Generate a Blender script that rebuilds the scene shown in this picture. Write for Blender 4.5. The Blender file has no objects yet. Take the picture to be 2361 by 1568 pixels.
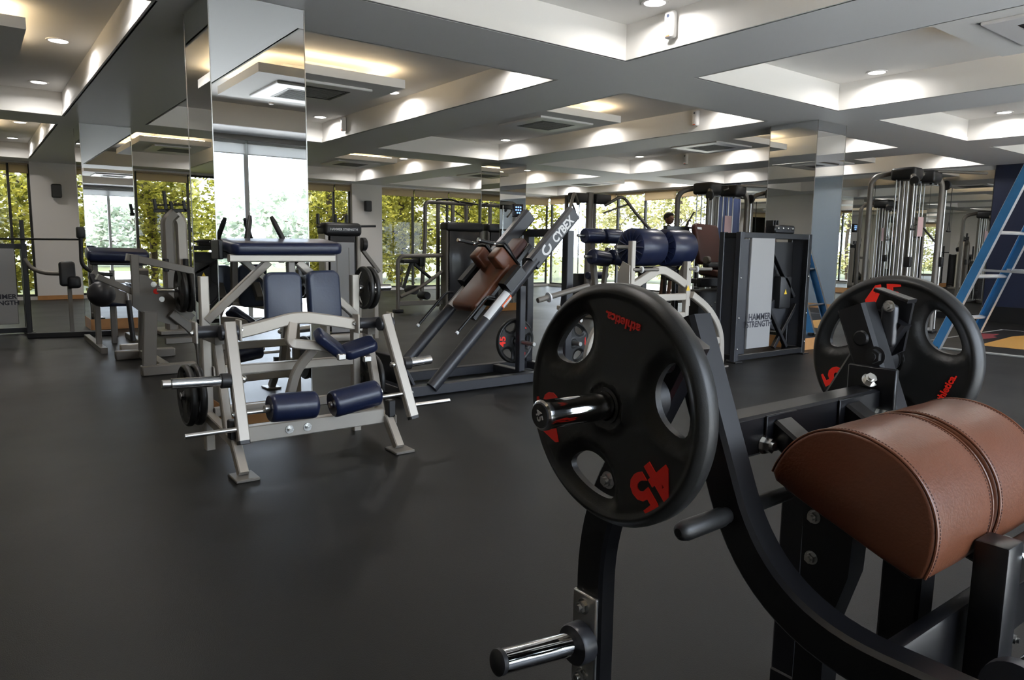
import bpy, bmesh, math, random
from mathutils import Vector as V, Matrix, geometry
random.seed(7)
PI = math.pi
scn = bpy.context.scene
COL = scn.collection

# ------------------------------------------------------------------ camera
cam = bpy.data.cameras.new('camera'); cam.sensor_width = 36.0; cam.lens = 25.307; cam.clip_end = 300
camo = bpy.data.objects.new('camera', cam); COL.objects.link(camo); scn.camera = camo
# rows are the world axes written in camera coordinates (right, down, forward)
RX = V((.79909195, -.06624596, .59754793)); RY = V((-.60104002, -.11157744, .79139205)); RZ = V((.01424634, -.99154523, -.12897711))
camo.matrix_world = Matrix(((RX[0], -RX[1], -RX[2], 0.0), (RY[0], -RY[1], -RY[2], 0.0), (RZ[0], -RZ[1], -RZ[2], 1.3), (0, 0, 0, 1)))

# ------------------------------------------------------------------ world, sun, exposure
wd = bpy.data.worlds.new('world'); scn.world = wd; wd.use_nodes = True
bg = wd.node_tree.nodes['Background']; bg.inputs[0].default_value = (0.76, 0.86, 1.0, 1); bg.inputs[1].default_value = 11.0
sun = bpy.data.lights.new('sun', 'SUN'); sun.energy = 16.0; sun.angle = 0.02; sun.color = (1.0, 0.93, 0.78)
suno = bpy.data.objects.new('sun', sun); COL.objects.link(suno); suno.location = (0, 0, 30)
suno.rotation_euler = V((0.42, -0.22, -0.88)).to_track_quat('-Z', 'Y').to_euler()
vs = scn.view_settings; vs.view_transform = 'Standard'; vs.look = 'None'; vs.gamma = 1.0; vs.use_curve_mapping = False; vs.exposure = 0.05
try:
    scn.cycles.max_bounces = 10; scn.cycles.diffuse_bounces = 5; scn.cycles.glossy_bounces = 6; scn.cycles.transparent_max_bounces = 12
    scn.cycles.use_denoising = True; scn.cycles.sample_clamp_indirect = 6.0
    scn.cycles.caustics_reflective = False; scn.cycles.caustics_refractive = False
except Exception: pass

# ------------------------------------------------------------------ materials
def mat(name, col, rough=.5, metal=0.0, spec=.5, noise=None, bump=None, coat=0.0, emit=None, trans=0.0, sheen=0.0):
    m = bpy.data.materials.new(name); m.use_nodes = True
    nt = m.node_tree; b = nt.nodes['Principled BSDF']
    b.inputs['Base Color'].default_value = (*col, 1); b.inputs['Roughness'].default_value = rough
    b.inputs['Metallic'].default_value = metal; b.inputs['Specular IOR Level'].default_value = spec
    b.inputs['Coat Weight'].default_value = coat
    if emit: b.inputs['Emission Color'].default_value = (*emit[0], 1); b.inputs['Emission Strength'].default_value = emit[1]
    tc = None
    if noise or bump:
        tc = nt.nodes.new('ShaderNodeTexCoord')
    if noise:   # (scale, amount, roughness amount)
        n = nt.nodes.new('ShaderNodeTexNoise'); n.inputs['Scale'].default_value = noise[0]; n.inputs['Detail'].default_value = 6
        nt.links.new(tc.outputs['Object'], n.inputs['Vector'])
        mx = nt.nodes.new('ShaderNodeMix'); mx.data_type = 'RGBA'
        mx.inputs[6].default_value = (*[c*(1-noise[1]) for c in col], 1); mx.inputs[7].default_value = (*[min(1, c*(1+noise[1])) for c in col], 1)
        nt.links.new(n.outputs['Fac'], mx.inputs[0]); nt.links.new(mx.outputs[2], b.inputs['Base Color'])
        if len(noise) > 2:
            mr = nt.nodes.new('ShaderNodeMapRange'); mr.inputs[3].default_value = rough-noise[2]; mr.inputs[4].default_value = rough+noise[2]
            nt.links.new(n.outputs['Fac'], mr.inputs[0]); nt.links.new(mr.outputs[0], b.inputs['Roughness'])
    if bump:    # (scale, strength)
        n2 = nt.nodes.new('ShaderNodeTexNoise'); n2.inputs['Scale'].default_value = bump[0]; n2.inputs['Detail'].default_value = 3
        nt.links.new(tc.outputs['Object'], n2.inputs['Vector'])
        bp = nt.nodes.new('ShaderNodeBump'); bp.inputs['Strength'].default_value = bump[1]; bp.inputs['Distance'].default_value = .01
        nt.links.new(n2.outputs['Fac'], bp.inputs['Height']); nt.links.new(bp.outputs[0], b.inputs['Normal'])
    return m

M = {}
M['floor'] = mat('rubber_floor', (.0105, .0103, .0100), .42, noise=(1.1, .42, .09), bump=(260, .12), spec=.16)
M['wall'] = mat('white_paint', (.70, .67, .64), .6)
M['ceil'] = mat('ceiling_paint', (.80, .785, .76), .7)
M['soffit'] = mat('soffit_paint', (.78, .78, .78), .5)
M['navy'] = mat('navy_paint', (.013, .019, .048), .55)
M['grey_wall'] = mat('blue_grey_paint', (.20, .235, .27), .6)
M['blue_wall'] = mat('blue_paint', (.07, .10, .22), .55)
M['mirror'] = mat('mirror', (.84, .855, .86), .006, 1.0)
M['oak'] = mat('oak_plinth', (.42, .20, .065), .5, noise=(9, .2))
M['black'] = mat('black_powder_coat', (.004, .004, .005), .33, bump=(900, .03))
M['charcoal'] = mat('charcoal_powder_coat', (.026, .027, .032), .34)
M['plat'] = mat('platinum_powder_coat', (.40, .365, .315), .36, .30)
M['plat_dark'] = mat('dark_platinum_coat', (.17, .155, .135), .42, .3)
M['rubber'] = mat('black_rubber', (.0085, .0085, .0085), .42, bump=(500, .05))
M['plate'] = mat('plate_rubber', (.012, .0118, .0112), .43, noise=(14, .18, .06), bump=(600, .06))
M['chrome'] = mat('chrome', (.82, .82, .84), .07, 1.0)
M['iron'] = mat('cast_iron', (.05, .05, .053), .35, .6)
M['steel'] = mat('brushed_steel', (.55, .54, .52), .28, 1.0)
M['bolt'] = mat('zinc_bolt', (.62, .61, .58), .25, 1.0)
M['blue'] = mat('navy_vinyl', (.009, .014, .042), .30, noise=(18, .2), bump=(60, .08))
M['blue2'] = mat('slate_blue_vinyl', (.018, .027, .056), .36, noise=(18, .15), bump=(60, .06))
M['leather'] = mat('brown_leather', (.108, .036, .0165), .35, noise=(7, .32, .07), bump=(180, .10))
M['leather_dark'] = mat('dark_brown_vinyl', (.052, .014, .009), .45, noise=(6, .2))
M['stitch'] = mat('stitch_thread', (.06, .025, .018), .7)
M['red'] = mat('red_print', (.95, .028, .014), .42)
M['white_print'] = mat('white_print', (.72, .72, .72), .5)
M['dark_print'] = mat('dark_print', (.02, .02, .03), .6)
M['orange_print'] = mat('orange_print', (.75, .12, .03), .5)
M['yellow'] = mat('yellow_print', (.75, .50, .03), .5)
M['panel'] = mat('silver_panel', (.29, .285, .28), .45, .2)
M['plastic_w'] = mat('white_plastic', (.75, .73, .72), .35)
M['plastic_b'] = mat('black_plastic', (.010, .010, .011), .45)
M['smoke'] = mat('smoked_shield', (.035, .035, .038), .16)
M['stack'] = mat('weight_stack', (.02, .02, .021), .4)
M['grille'] = mat('air_grille', (.14, .135, .125), .6)
M['frame_dark'] = mat('dark_aluminium', (.028, .026, .025), .45, .2)
M['frame_light'] = mat('white_aluminium', (.62, .64, .64), .4)
M['skin'] = mat('skin', (.22, .11, .07), .5)
M['hair'] = mat('hair', (.012, .010, .009), .6)
M['cloth'] = mat('dark_sportswear', (.014, .014, .017), .8)
M['shoe'] = mat('red_shoe', (.40, .08, .05), .6)
M['lblue'] = mat('blue_fibreglass', (.05, .24, .52), .4, noise=(5, .3))
M['alu'] = mat('ladder_aluminium', (.68, .68, .68), .35, .8)
M['mat_red'] = mat('red_floor_print', (.24, .025, .035), .5)
M['mat_orange'] = mat('orange_floor_print', (.55, .28, .05), .5)
M['strip'] = mat('grey_edge_strip', (.40, .40, .37), .5)
M['white_line'] = mat('white_floor_line', (.30, .30, .29), .6)
M['pavement'] = mat('pavement', (.68, .67, .65), .9)
M['bark'] = mat('bark', (.07, .052, .038), .9, noise=(8, .3))
M['display'] = mat('display_glass', (.01, .01, .015), .2)
M['display_glow'] = mat('display_glow', (.0, .0, .0), .3, emit=((.25, .45, 1.0), 2.2))
M['lens'] = mat('downlight_lens', (.9, .9, .9), .4, emit=((1.0, .97, .93), 9.0))
M['cove'] = mat('warm_led_strip', (.9, .8, .6), .4, emit=((1.0, .78, .48), 20.0))
M['green_sign'] = mat('pink_notice', (.62, .42, .42), .6)

def leafmat(name, c1, c2):
    m = bpy.data.materials.new(name); m.use_nodes = True; nt = m.node_tree; nt.nodes.clear()
    out = nt.nodes.new('ShaderNodeOutputMaterial'); d = nt.nodes.new('ShaderNodeBsdfDiffuse'); t = nt.nodes.new('ShaderNodeBsdfTranslucent')
    mx = nt.nodes.new('ShaderNodeMixShader'); mx.inputs[0].default_value = .5
    g = nt.nodes.new('ShaderNodeNewGeometry'); r = nt.nodes.new('ShaderNodeMix'); r.data_type = 'RGBA'
    r.inputs[6].default_value = (*c1, 1); r.inputs[7].default_value = (*c2, 1)
    nt.links.new(g.outputs['Random Per Island'], r.inputs[0])
    for s in (d, t): nt.links.new(r.outputs[2], s.inputs['Color'])
    nt.links.new(d.outputs[0], mx.inputs[1]); nt.links.new(t.outputs[0], mx.inputs[2]); nt.links.new(mx.outputs[0], out.inputs[0])
    return m
M['leaf'] = leafmat('yellow_green_leaves', (.09, .10, .018), (.58, .54, .11))
M['leaf_pale'] = leafmat('pale_leaves', (.18, .19, .07), (.54, .50, .25))
M['leaf_haze'] = leafmat('hazy_leaves', (.28, .33, .26), (.48, .52, .42))  # washed-out, overexposed haze is put into these leaf colours
M['leaf_far'] = leafmat('green_leaves', (.12, .20, .06), (.38, .46, .20))
M['grass'] = mat('grass', (.05, .06, .012), .9, noise=(3, .4))

def glassmat():
    m = bpy.data.materials.new('window_glass'); m.use_nodes = True; nt = m.node_tree; nt.nodes.clear()
    out = nt.nodes.new('ShaderNodeOutputMaterial'); t = nt.nodes.new('ShaderNodeBsdfTransparent'); t.inputs[0].default_value = (.95, .95, .95, 1)
    g = nt.nodes.new('ShaderNodeBsdfGlossy'); g.inputs['Roughness'].default_value = .01
    f = nt.nodes.new('ShaderNodeFresnel'); f.inputs[0].default_value = 1.3; mx = nt.nodes.new('ShaderNodeMixShader')
    nt.links.new(f.outputs[0], mx.inputs[0]); nt.links.new(t.outputs[0], mx.inputs[1]); nt.links.new(g.outputs[0], mx.inputs[2]); nt.links.new(mx.outputs[0], out.inputs[0])
    return m
M['glass'] = glassmat()
def blindmat():
    m = bpy.data.materials.new('blind_fabric'); m.use_nodes = True; nt = m.node_tree; nt.nodes.clear()
    out = nt.nodes.new('ShaderNodeOutputMaterial'); d = nt.nodes.new('ShaderNodeBsdfDiffuse'); d.inputs[0].default_value = (.72, .62, .48, 1)
    t = nt.nodes.new('ShaderNodeBsdfTranslucent'); t.inputs[0].default_value = (.78, .66, .50, 1); mx = nt.nodes.new('ShaderNodeMixShader'); mx.inputs[0].default_value = .55
    nt.links.new(d.outputs[0], mx.inputs[1]); nt.links.new(t.outputs[0], mx.inputs[2]); nt.links.new(mx.outputs[0], out.inputs[0]); return m
M['blind'] = blindmat()
def blindw():
    m = blindmat(); m.name = 'white_blind_fabric'
    for n in m.node_tree.nodes:
        if n.type in ('BSDF_DIFFUSE', 'BSDF_TRANSLUCENT'): n.inputs[0].default_value = (.75, .75, .74, 1)
        if n.type == 'MIX_SHADER': n.inputs[0].default_value = .5
    return m
M['blind_w'] = blindw()

# ------------------------------------------------------------------ mesh helpers
def rect(w, h, c=.006):
    a, b = w/2, h/2; c = min(c, a*.45, b*.45)
    return [(-a+c, -b), (a-c, -b), (a, -b+c), (a, b-c), (a-c, b), (-a+c, b), (-a, b-c), (-a, -b+c)]
def circ(r, n=16): return [(r*math.cos(2*PI*i/n), r*math.sin(2*PI*i/n)) for i in range(n)]
def oval(a, b, n=20): return [(a*math.cos(2*PI*i/n), b*math.sin(2*PI*i/n)) for i in range(n)]
def fillet(pts, r, k=6):
    pts = [V(p) for p in pts]; out = [pts[0]]
    for i in range(1, len(pts)-1):
        a, p, b = pts[i-1], pts[i], pts[i+1]
        d0 = (a-p); d1 = (b-p); q = min(r, d0.length*.49, d1.length*.49)
        s, e = p+d0.normalized()*q, p+d1.normalized()*q
        for j in range(k+1):
            t = j/k; out.append((1-t)**2*s+2*t*(1-t)*p+t*t*e)
    out.append(pts[-1]); return out

class MB:
    def __init__(s): s.v = []; s.f = []
    def add(s, vs, fs):
        o = len(s.v); s.v += [V(p) for p in vs]; s.f += [[i+o for i in f] for f in fs]; return s
    def sweep(s, pts, sec, n=(0, 0, 1), closed=False):
        pts = [V(p) for p in pts]; n = V(n); N = len(pts); k = len(sec); vs = []; fs = []
        T = [(pts[(i+1) % N]-pts[i]).normalized() for i in range(N if closed else N-1)]
        for i in range(N):
            t0 = T[i-1] if (i > 0 or closed) else T[0]; t1 = T[i] if i < len(T) else T[-1]
            nn = n if abs(n.normalized().dot(t0)) < .98 else V((1, 0, 0)) if abs(t0.x) < .9 else V((0, 1, 0))
            u = (nn-t0*nn.dot(t0)).normalized(); w = t0.cross(u); m = t0+t1
            m = m.normalized() if m.length > 1e-5 else t0
            for a, b in sec:
                o = u*a+w*b; d = t0.dot(m)
                vs.append(pts[i]+o-t0*(o.dot(m)/d if abs(d) > .2 else 0))
        for i in range(N if closed else N-1):
            for j in range(k):
                a = i*k+j; b = i*k+(j+1) % k; c = ((i+1) % N)*k+(j+1) % k; d = ((i+1) % N)*k+j
                fs.append([a, b, c, d])
        if not closed:
            fs.append(list(range(k))[::-1]); fs.append([(N-1)*k+j for j in range(k)])
        return s.add(vs, fs)
    def bar(s, a, b, w=.05, h=None, n=(0, 0, 1), c=.006): return s.sweep([a, b], rect(w, h or w, c), n)
    def rod(s, a, b, r=.012, n=14): return s.sweep([a, b], circ(r, n))
    def box(s, lo, hi, c=.0):
        lo, hi = V(lo), V(hi)
        if c: m = (lo+hi)/2; return s.rbox(m, hi-lo, c, 1)
        x0, y0, z0 = lo; x1, y1, z1 = hi
        return s.add([(x0, y0, z0), (x1, y0, z0), (x1, y1, z0), (x0, y1, z0), (x0, y0, z1), (x1, y0, z1), (x1, y1, z1), (x0, y1, z1)],
                     [[3, 2, 1, 0], [4, 5, 6, 7], [0, 1, 5, 4], [1, 2, 6, 5], [2, 3, 7, 6], [3, 0, 4, 7]])
    def rbox(s, c, size, r=.01, seg=2, R=None, vert=0):
        bm = bmesh.new(); bmesh.ops.create_cube(bm, size=1.0)
        for v in bm.verts: v.co = V((v.co.x*size[0], v.co.y*size[1], v.co.z*size[2]))
        if vert:
            bmesh.ops.bevel(bm, geom=[e for e in bm.edges if abs((e.verts[0].co-e.verts[1].co).z) > .9*size[2]], offset=vert, segments=5, affect='EDGES', profile=.5)
            es = [e for e in bm.edges if e.calc_face_angle(0) > .9]
            bmesh.ops.bevel(bm, geom=es, offset=r, segments=seg, affect='EDGES', profile=.5)
        else:
            bmesh.ops.bevel(bm, geom=bm.edges[:], offset=r, segments=seg, affect='EDGES', profile=.5)
        Mx = Matrix.Translation(V(c)) @ (R.to_4x4() if R else Matrix())
        bm.verts.index_update()
        s.add([Mx @ v.co for v in bm.verts], [[v.index for v in f.verts] for f in bm.faces]); bm.free(); return s
    def lathe(s, prof, o, axis, n=24):
        o = V(o); a = V(axis).normalized(); u = a.orthogonal().normalized(); w = a.cross(u); k = len(prof); vs = []; fs = []
        for i in range(n):
            c, d = math.cos(2*PI*i/n), math.sin(2*PI*i/n)
            for r, h in prof: vs.append(o+a*h+(u*c+w*d)*r)
        for i in range(n):
            for j in range(k-1): fs.append([i*k+j, ((i+1) % n)*k+j, ((i+1) % n)*k+j+1, i*k+j+1])
        if prof[0][0] > 1e-6: fs.append([i*k for i in range(n)][::-1])
        if prof[-1][0] > 1e-6: fs.append([i*k+k-1 for i in range(n)])
        return s.add(vs, fs)
    def cyl(s, a, b, r, ch=.004, n=20):
        a, b = V(a), V(b); L = (b-a).length; return s.lathe([(r-ch, 0), (r, ch), (r, L-ch), (r-ch, L)], a, b-a, n)
    def prism(s, poly, thick, ch=0):
        poly = [V(p) for p in poly]; t = V(thick); k = len(poly)
        return s.add(poly+[p+t for p in poly], [list(range(k))[::-1], [k+i for i in range(k)]]+[[i, (i+1) % k, k+(i+1) % k, k+i] for i in range(k)])
    def ball(s, c, r, sc=(1, 1, 1), n=14):
        prof = [(r*math.sin(PI*i/n), -r*math.cos(PI*i/n)) for i in range(n+1)]; b = MB().lathe([(max(p[0], 1e-7), p[1]) for p in prof], (0, 0, 0), (0, 0, 1), 2*n)
        return s.add([V(c)+V((p.x*sc[0], p.y*sc[1], p.z*sc[2])) for p in b.v], b.f)

def mesh_of(mb, name, smooth=38):
    me = bpy.data.meshes.new(name); me.from_pydata([tuple(p) for p in mb.v], [], mb.f); me.update()
    bm = bmesh.new(); bm.from_mesh(me); bmesh.ops.recalc_face_normals(bm, faces=bm.faces[:]); bm.to_mesh(me); bm.free()
    if smooth:
        me.shade_smooth(); me.set_sharp_from_angle(angle=math.radians(smooth))
    return me
def root_of(o):
    while o.parent: o = o.parent
    return o
def part(name, mb, m, parent=None, smooth=38, local=False, label=None):
    if parent is not None and not local:
        o0 = root_of(parent).location; mb.v = [p-o0 for p in mb.v]
    ob = bpy.data.objects.new(name, mesh_of(mb, name, smooth)); ob.data.materials.append(M[m]); COL.objects.link(ob)
    if parent is not None: ob.parent = parent
    if label: ob['label'] = label
    return ob
def thing(name, label, cat, loc=(0, 0, 0), group=None, rz=0):
    o = bpy.data.objects.new(name, None); COL.objects.link(o); o.location = loc; o.rotation_euler = (0, 0, rz); o.empty_display_size = .1
    o['label'] = label; o['category'] = cat
    if group: o['group'] = group
    return o
def single(name, mb, m, label, cat, loc, group=None, smooth=38):
    L = V(loc); mb.v = [p-L for p in mb.v]
    o = part(name, mb, m, None, smooth); o.location = L; o['label'] = label; o['category'] = cat
    if group: o['group'] = group
    return o
def struct(name, mb, m, parent=None, smooth=0):
    o = part(name, mb, m, parent, smooth)
    if parent is None: o['kind'] = 'structure'
    return o
def dup(root, loc=None, label=None, group=None, rz=None, scale=None):
    def cp(o, p):
        c = o.copy(); COL.objects.link(c)
        if p is not None: c.parent = p
        for ch in list(o.children): cp(ch, c)
        return c
    r = cp(root, None)
    if loc is not None: r.location = loc
    if rz is not None: r.rotation_euler = (0, 0, rz)
    if scale: r.scale = scale
    if label: r['label'] = label
    if group: r['group'] = group
    return r
def frame3(x, y, o):
    x = V(x).normalized(); y = V(y); y = (y-x*y.dot(x)).normalized(); z = x.cross(y)
    return Matrix(((x.x, y.x, z.x, o[0]), (x.y, y.y, z.y, o[1]), (x.z, y.z, z.z, o[2]), (0, 0, 0, 1)))
def text_mb(body, size, x, y, o, depth=.002, bold=0.0, space=1.0, sx=1.0):
    cu = bpy.data.curves.new('t', 'FONT'); cu.body = body; cu.size = size; cu.extrude = depth/2; cu.offset = bold; cu.space_character = space
    cu.align_x = 'CENTER'; cu.align_y = 'CENTER'; cu.resolution_u = 3
    ob = bpy.data.objects.new('t', cu); COL.objects.link(ob); dg = bpy.context.evaluated_depsgraph_get(); dg.update()
    me = bpy.data.meshes.new_from_object(ob.evaluated_get(dg)); Mx = frame3(x, y, o)
    mb = MB().add([Mx @ V((v.co.x*sx, v.co.y, v.co.z)) for v in me.vertices], [list(p.vertices) for p in me.polygons])
    bpy.data.objects.remove(ob); bpy.data.curves.remove(cu); bpy.data.meshes.remove(me); return mb
ORD = ['first', 'second', 'third', 'fourth', 'fifth', 'sixth', 'seventh', 'eighth', 'ninth', 'tenth', 'eleventh', 'twelfth', 'thirteenth', 'fourteenth', 'fifteenth', 'sixteenth']

# ================================================================== the room
X0, X1, Y0, Y1, HC, HT = -2.4, 15.6, -1.25, 18.7, 2.942, 3.25
XS = [(-1.40, 1.17), (2.15, 4.80), (5.73, 8.36), (9.26, 11.97), (12.85, 15.35)]
YS = [(-.42, 4.74), (5.66, 11.58), (12.42, 18.02)]
struct('floor', MB().box((X0-.2, Y0-.25, -.12), (X1+.25, Y1+.25, 0)), 'floor')
# soffit grid: the beams between the coffers, and the slab above
xb = [X0-.2]+[v for p in XS for v in p]+[X1+.2]; yb = [Y0-.2]+[v for p in YS for v in p]+[Y1+.2]
cb = MB()
for i in range(0, len(xb)-1, 2): cb.box((xb[i], yb[0], HC), (xb[i+1], yb[-1], 3.42))
for x0, x1 in XS:
    for j in range(0, len(yb)-1, 2): cb.box((x0, yb[j], HC), (x1, yb[j+1], 3.42))
ceil = struct('ceiling', cb, 'soffit')
struct('roof_slab', MB().box((X0-.5, Y0-.25, 3.43), (X1+.6, Y1+.6, 3.62)), 'wall', ceil)
for x0, x1 in XS:
    for y0, y1 in YS:
        e = .004; a, b, c, d = x0+e, x1-e, y0+e, y1-e; z0 = HC+.001; mb = MB()
        for lo, hi in (((a, c, HT), (b, d, HT+.02)), ((a, c, z0), (a+.012, d, HT)), ((b-.012, c, z0), (b, d, HT)), ((a, c, z0), (b, c+.012, HT)), ((a, d-.012, z0), (b, d, HT))): mb.box(lo, hi)
        cf = part('coffer', mb, 'ceil', ceil, 0)
        t = MB(); h = .055; w = .03
        for lo, hi in (((a, c, z0), (a+w, d, z0+h)), ((b-w, c, z0), (b, d, z0+h)), ((a+w, c, z0), (b-w, c+w, z0+h)), ((a+w, d-w, z0), (b-w, d, z0+h))): t.box(lo, hi)
        part('coffer_moulding', t, 'ceil', cf, 0)

# ---- window maker: a glazed bay along X (ax=0) or Y (ax=1)
WN = [0]
def bay(ax, at, a, b, cuts, zb, zt, fm, depth=.06, mw=.05, side=1):
    WN[0] += 1
    def bx(mb, u0, u1, z0, z1, d0, d1):
        if ax == 0: return mb.box((u0, at+d0, z0), (u1, at+d1, z1))
        return mb.box((at+d0, u0, z0), (at+d1, u1, z1))
    h = depth/2; fr = MB(); f = .045
    bx(fr, a, b, zt-f, zt, -h, h); bx(fr, a, b, zb, zb+f, -h, h); bx(fr, a, a+f, zb+f, zt-f, -h, h); bx(fr, b-f, b, zb+f, zt-f, -h, h)
    w = struct('window_%d' % WN[0], fr, fm)
    cuts = sorted(cuts); ed = [a]+cuts+[b]
    for c in cuts: part('mullion', bx(MB(), c-mw/2, c+mw/2, zb+f, zt-f, -h*1.3, h*1.3), fm, w, 0)
    for p, q in zip(ed[:-1], ed[1:]):
        part('pane', bx(MB(), p+.02, q-.02, zb+.02, zt-.02, -.004, .004), 'glass', w, 0)
    return ed
def blind(ax, at, p, q, zt, zb, m, label, group):
    r = .028; a = (p+.02, at, zt-r) if ax == 0 else (at, p+.02, zt-r); b = (q-.02, at, zt-r) if ax == 0 else (at, q-.02, zt-r)
    t = thing('roller_blind', label, 'blind', ((p+q)/2 if ax == 0 else at, at if ax == 0 else (p+q)/2, zb), group)
    part('roller', MB().rod(a, b, r), m, t)
    lo = (p+.02, at-.002, zb) if ax == 0 else (at-.002, p+.02, zb); hi = (q-.02, at+.002, zt-r) if ax == 0 else (at+.002, q-.02, zt-r)
    part('fabric', MB().box(lo, hi), m, t, 0)
    part('bottom_rail', MB().rod((a[0], a[1], zb), (b[0], b[1], zb), .009, 8), m, t)

# far wall (Y1): white piers on the grid lines, dark framed glazing between, beige blinds
wf = MB()
PIERS = [(1.18, 2.07), (4.85, 5.72), (8.53, 9.43)]
for a, b in PIERS: wf.box((a, Y1-.05, 0), (b, Y1+.25, HC))
wf.box((X0, Y1, 0), (X1+.2, Y1+.25, .07)); wf.box((X0, Y1, HC-.05), (X1+.2, Y1+.25, HC))
struct('wall_far', wf, 'wall')
for i, (a, b) in enumerate(PIERS): pass
bb = MB()
for a, b in PIERS: bb.box((a-.01, Y1-.064, 0), (b+.01, Y1-.05, .09))
struct('baseboard_far', bb, 'oak')
FAR = [(X0, 1.18, [-1.6, -.4, .8]), (2.07, 4.85, [3.22, 4.35]), (5.72, 8.53, [6.86, 8.05]), (9.43, X1, [10.49, 11.67, 12.86, 14.05])]
k = 0
nm = {1: 'left of the leftmost pier', 2: 'right of the leftmost pier', 3: 'left of the central pier', 4: 'right of the central pier'}
for bi, (a, b, cuts) in enumerate(FAR):
    ed = bay(0, Y1+.1, a, b, cuts, .07, HC-.05, 'frame_dark')
    for j, (p, q) in enumerate(zip(ed[:-1], ed[1:])):
        if p < 0 and q < .5: continue
        blind(0, Y1+.02, p, q, HC-.03, [2.69, 2.70, 2.74, 2.70, 2.66][j % 5], 'blind', '%s beige roller blind on far windows %s' % (ORD[j], nm[bi+1]), 'beige blinds on the far windows')
# right wall (X1): glazing, blue pilaster, mirrors, navy wall
wr = MB(); wr.box((X1, 12.06, 0), (X1+.25, Y1+.25, .07)); wr.box((X1, 12.06, HC-.04), (X1+.25, Y1+.25, HC)); wr.box((X1+.02, 5.6, 0), (X1+.25, 12.06, HC))
wright = struct('wall_right', wr, 'soffit')
ed = bay(1, X1+.1, 12.06, Y1, [13.3, 14.5, 15.6, 16.8], .07, HC-.04, 'frame_dark')
for j, (p, q) in enumerate(zip(ed[:-1], ed[1:])):
    blind(1, X1+.02, p, q, HC-.02, [2.70, 2.66, 2.84, 2.70, 2.70][j], 'blind', '%s beige roller blind from the blue pilaster on the right-hand windows' % ORD[j], 'beige blinds on the right-hand windows')
part('pilaster', MB().box((X1-.06, 11.25, 0), (X1+.02, 12.06, HC-.001)), 'blue_wall', wright, 0)
for j in range(5):
    a = 5.62+j*1.12; part('mirror_panel', MB().box((X1-.01, a, .12), (X1+.018, a+1.112, 2.86)), 'mirror', wright, 0)
part('skirting', MB().box((X1-.02, 5.6, 0), (X1+.018, 11.24, .115)), 'plastic_b', wright, 0)
struct('wall_navy', MB().box((X1-.03, 4.3, 0), (X1+.25, 5.6, HC)), 'navy')
struct('wall_grey', MB().box((X1-.03, Y0-.2, 0), (X1+.25, 4.3, HC)), 'grey_wall')
struct('baseboard_navy', MB().box((X1-.045, 4.3, 0), (X1-.03, 5.6, .3)), 'plastic_b')
struct('baseboard_grey', MB().box((X1-.045, Y0, 0), (X1-.03, 4.3, .1)), 'oak')
# near wall (Y0, behind the camera): light framed glazing with white blinds
wn = MB(); wn.box((X0-.2, Y0-.2, 0), (X1, Y0, .06)); wn.box((X0-.2, Y0-.2, HC-.07), (X1, Y0, HC))
for a, b in ((X0-.2, .75), (7.0, 7.5), (14.9, X1)): wn.box((a, Y0-.2, .06), (b, Y0, HC-.07))  # unseen solid left end, added to dim the light on left-facing sides
struct('wall_near', wn, 'wall')
for a, b in ((.75, 7.0), (7.5, 14.9)):
    n = int((b-a)/1.22); cuts = [3.58+1.2*i for i in range(-8, 12) if a+.3 < 3.58+1.2*i < b-.3]
    ed = bay(0, Y0-.1, a, b, cuts, .06, HC-.07, 'frame_light', mw=.07)
    for j, (p, q) in enumerate(zip(ed[:-1], ed[1:])):
        blind(0, Y0-.03, p, q, HC-.07, 2.66, 'blind_w', '%s white roller blind of the %s bright near windows' % (ORD[j], 'left' if a < 5 else 'right'), 'white blinds on the near windows')
struct('wall_left', MB().box((X0-.2, Y0-.2, 0), (X0, Y1+.25, HC)), 'wall')

# mirrored columns on orange plinths
def column(x, y, label, s=.65):
    t = thing('mirrored_column', label, 'column', (x+s/2, y+s/2, 0))
    part('core', MB().box((x+.012, y+.012, .0), (x+s-.012, y+s-.012, HC-.002)), 'wall', t, 0)
    z0, z1 = .158, HC-.003; g = .004
    for lo, hi in (((x+g, y, z0), (x+s-g, y+.01, z1)), ((x+g, y+s-.01, z0), (x+s-g, y+s, z1)), ((x, y+g, z0), (x+.01, y+s-g, z1)), ((x+s-.01, y+g, z0), (x+s, y+s-g, z1))):
        part('mirror', MB().box(lo, hi), 'mirror', t, 0)
    p = MB(); e = .004
    for lo, hi in (((x-e, y-e, 0), (x+s+e, y+.008, .155)), ((x-e, y+s-.008, 0), (x+s+e, y+s+e, .155)), ((x-e, y+.008, 0), (x+.008, y+s-.008, .155)), ((x+s-.008, y+.008, 0), (x+s+e, y+s-.008, .155))): p.box(lo, hi)
    part('plinth', p, 'oak', t, 0)
    c = MB()
    for cx, cy in ((x, y), (x+s, y), (x, y+s), (x+s, y+s)): c.box((cx-.003, cy-.003, .158), (cx+.003, cy+.003, z1))
    part('corner_bead', c, 'steel', t, 0)
column(1.375, 5.19, 'large mirror-clad column right behind the silver leg curl machine')
column(1.385, 12.02, 'mirror-clad column at far left behind the plate machine')
column(8.70, 5.17, 'mirror-clad column beside the tall silver-panelled black rack', .68)
column(8.52, 11.75, 'mirror-clad column with a small blue-lit display, far centre')

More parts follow.
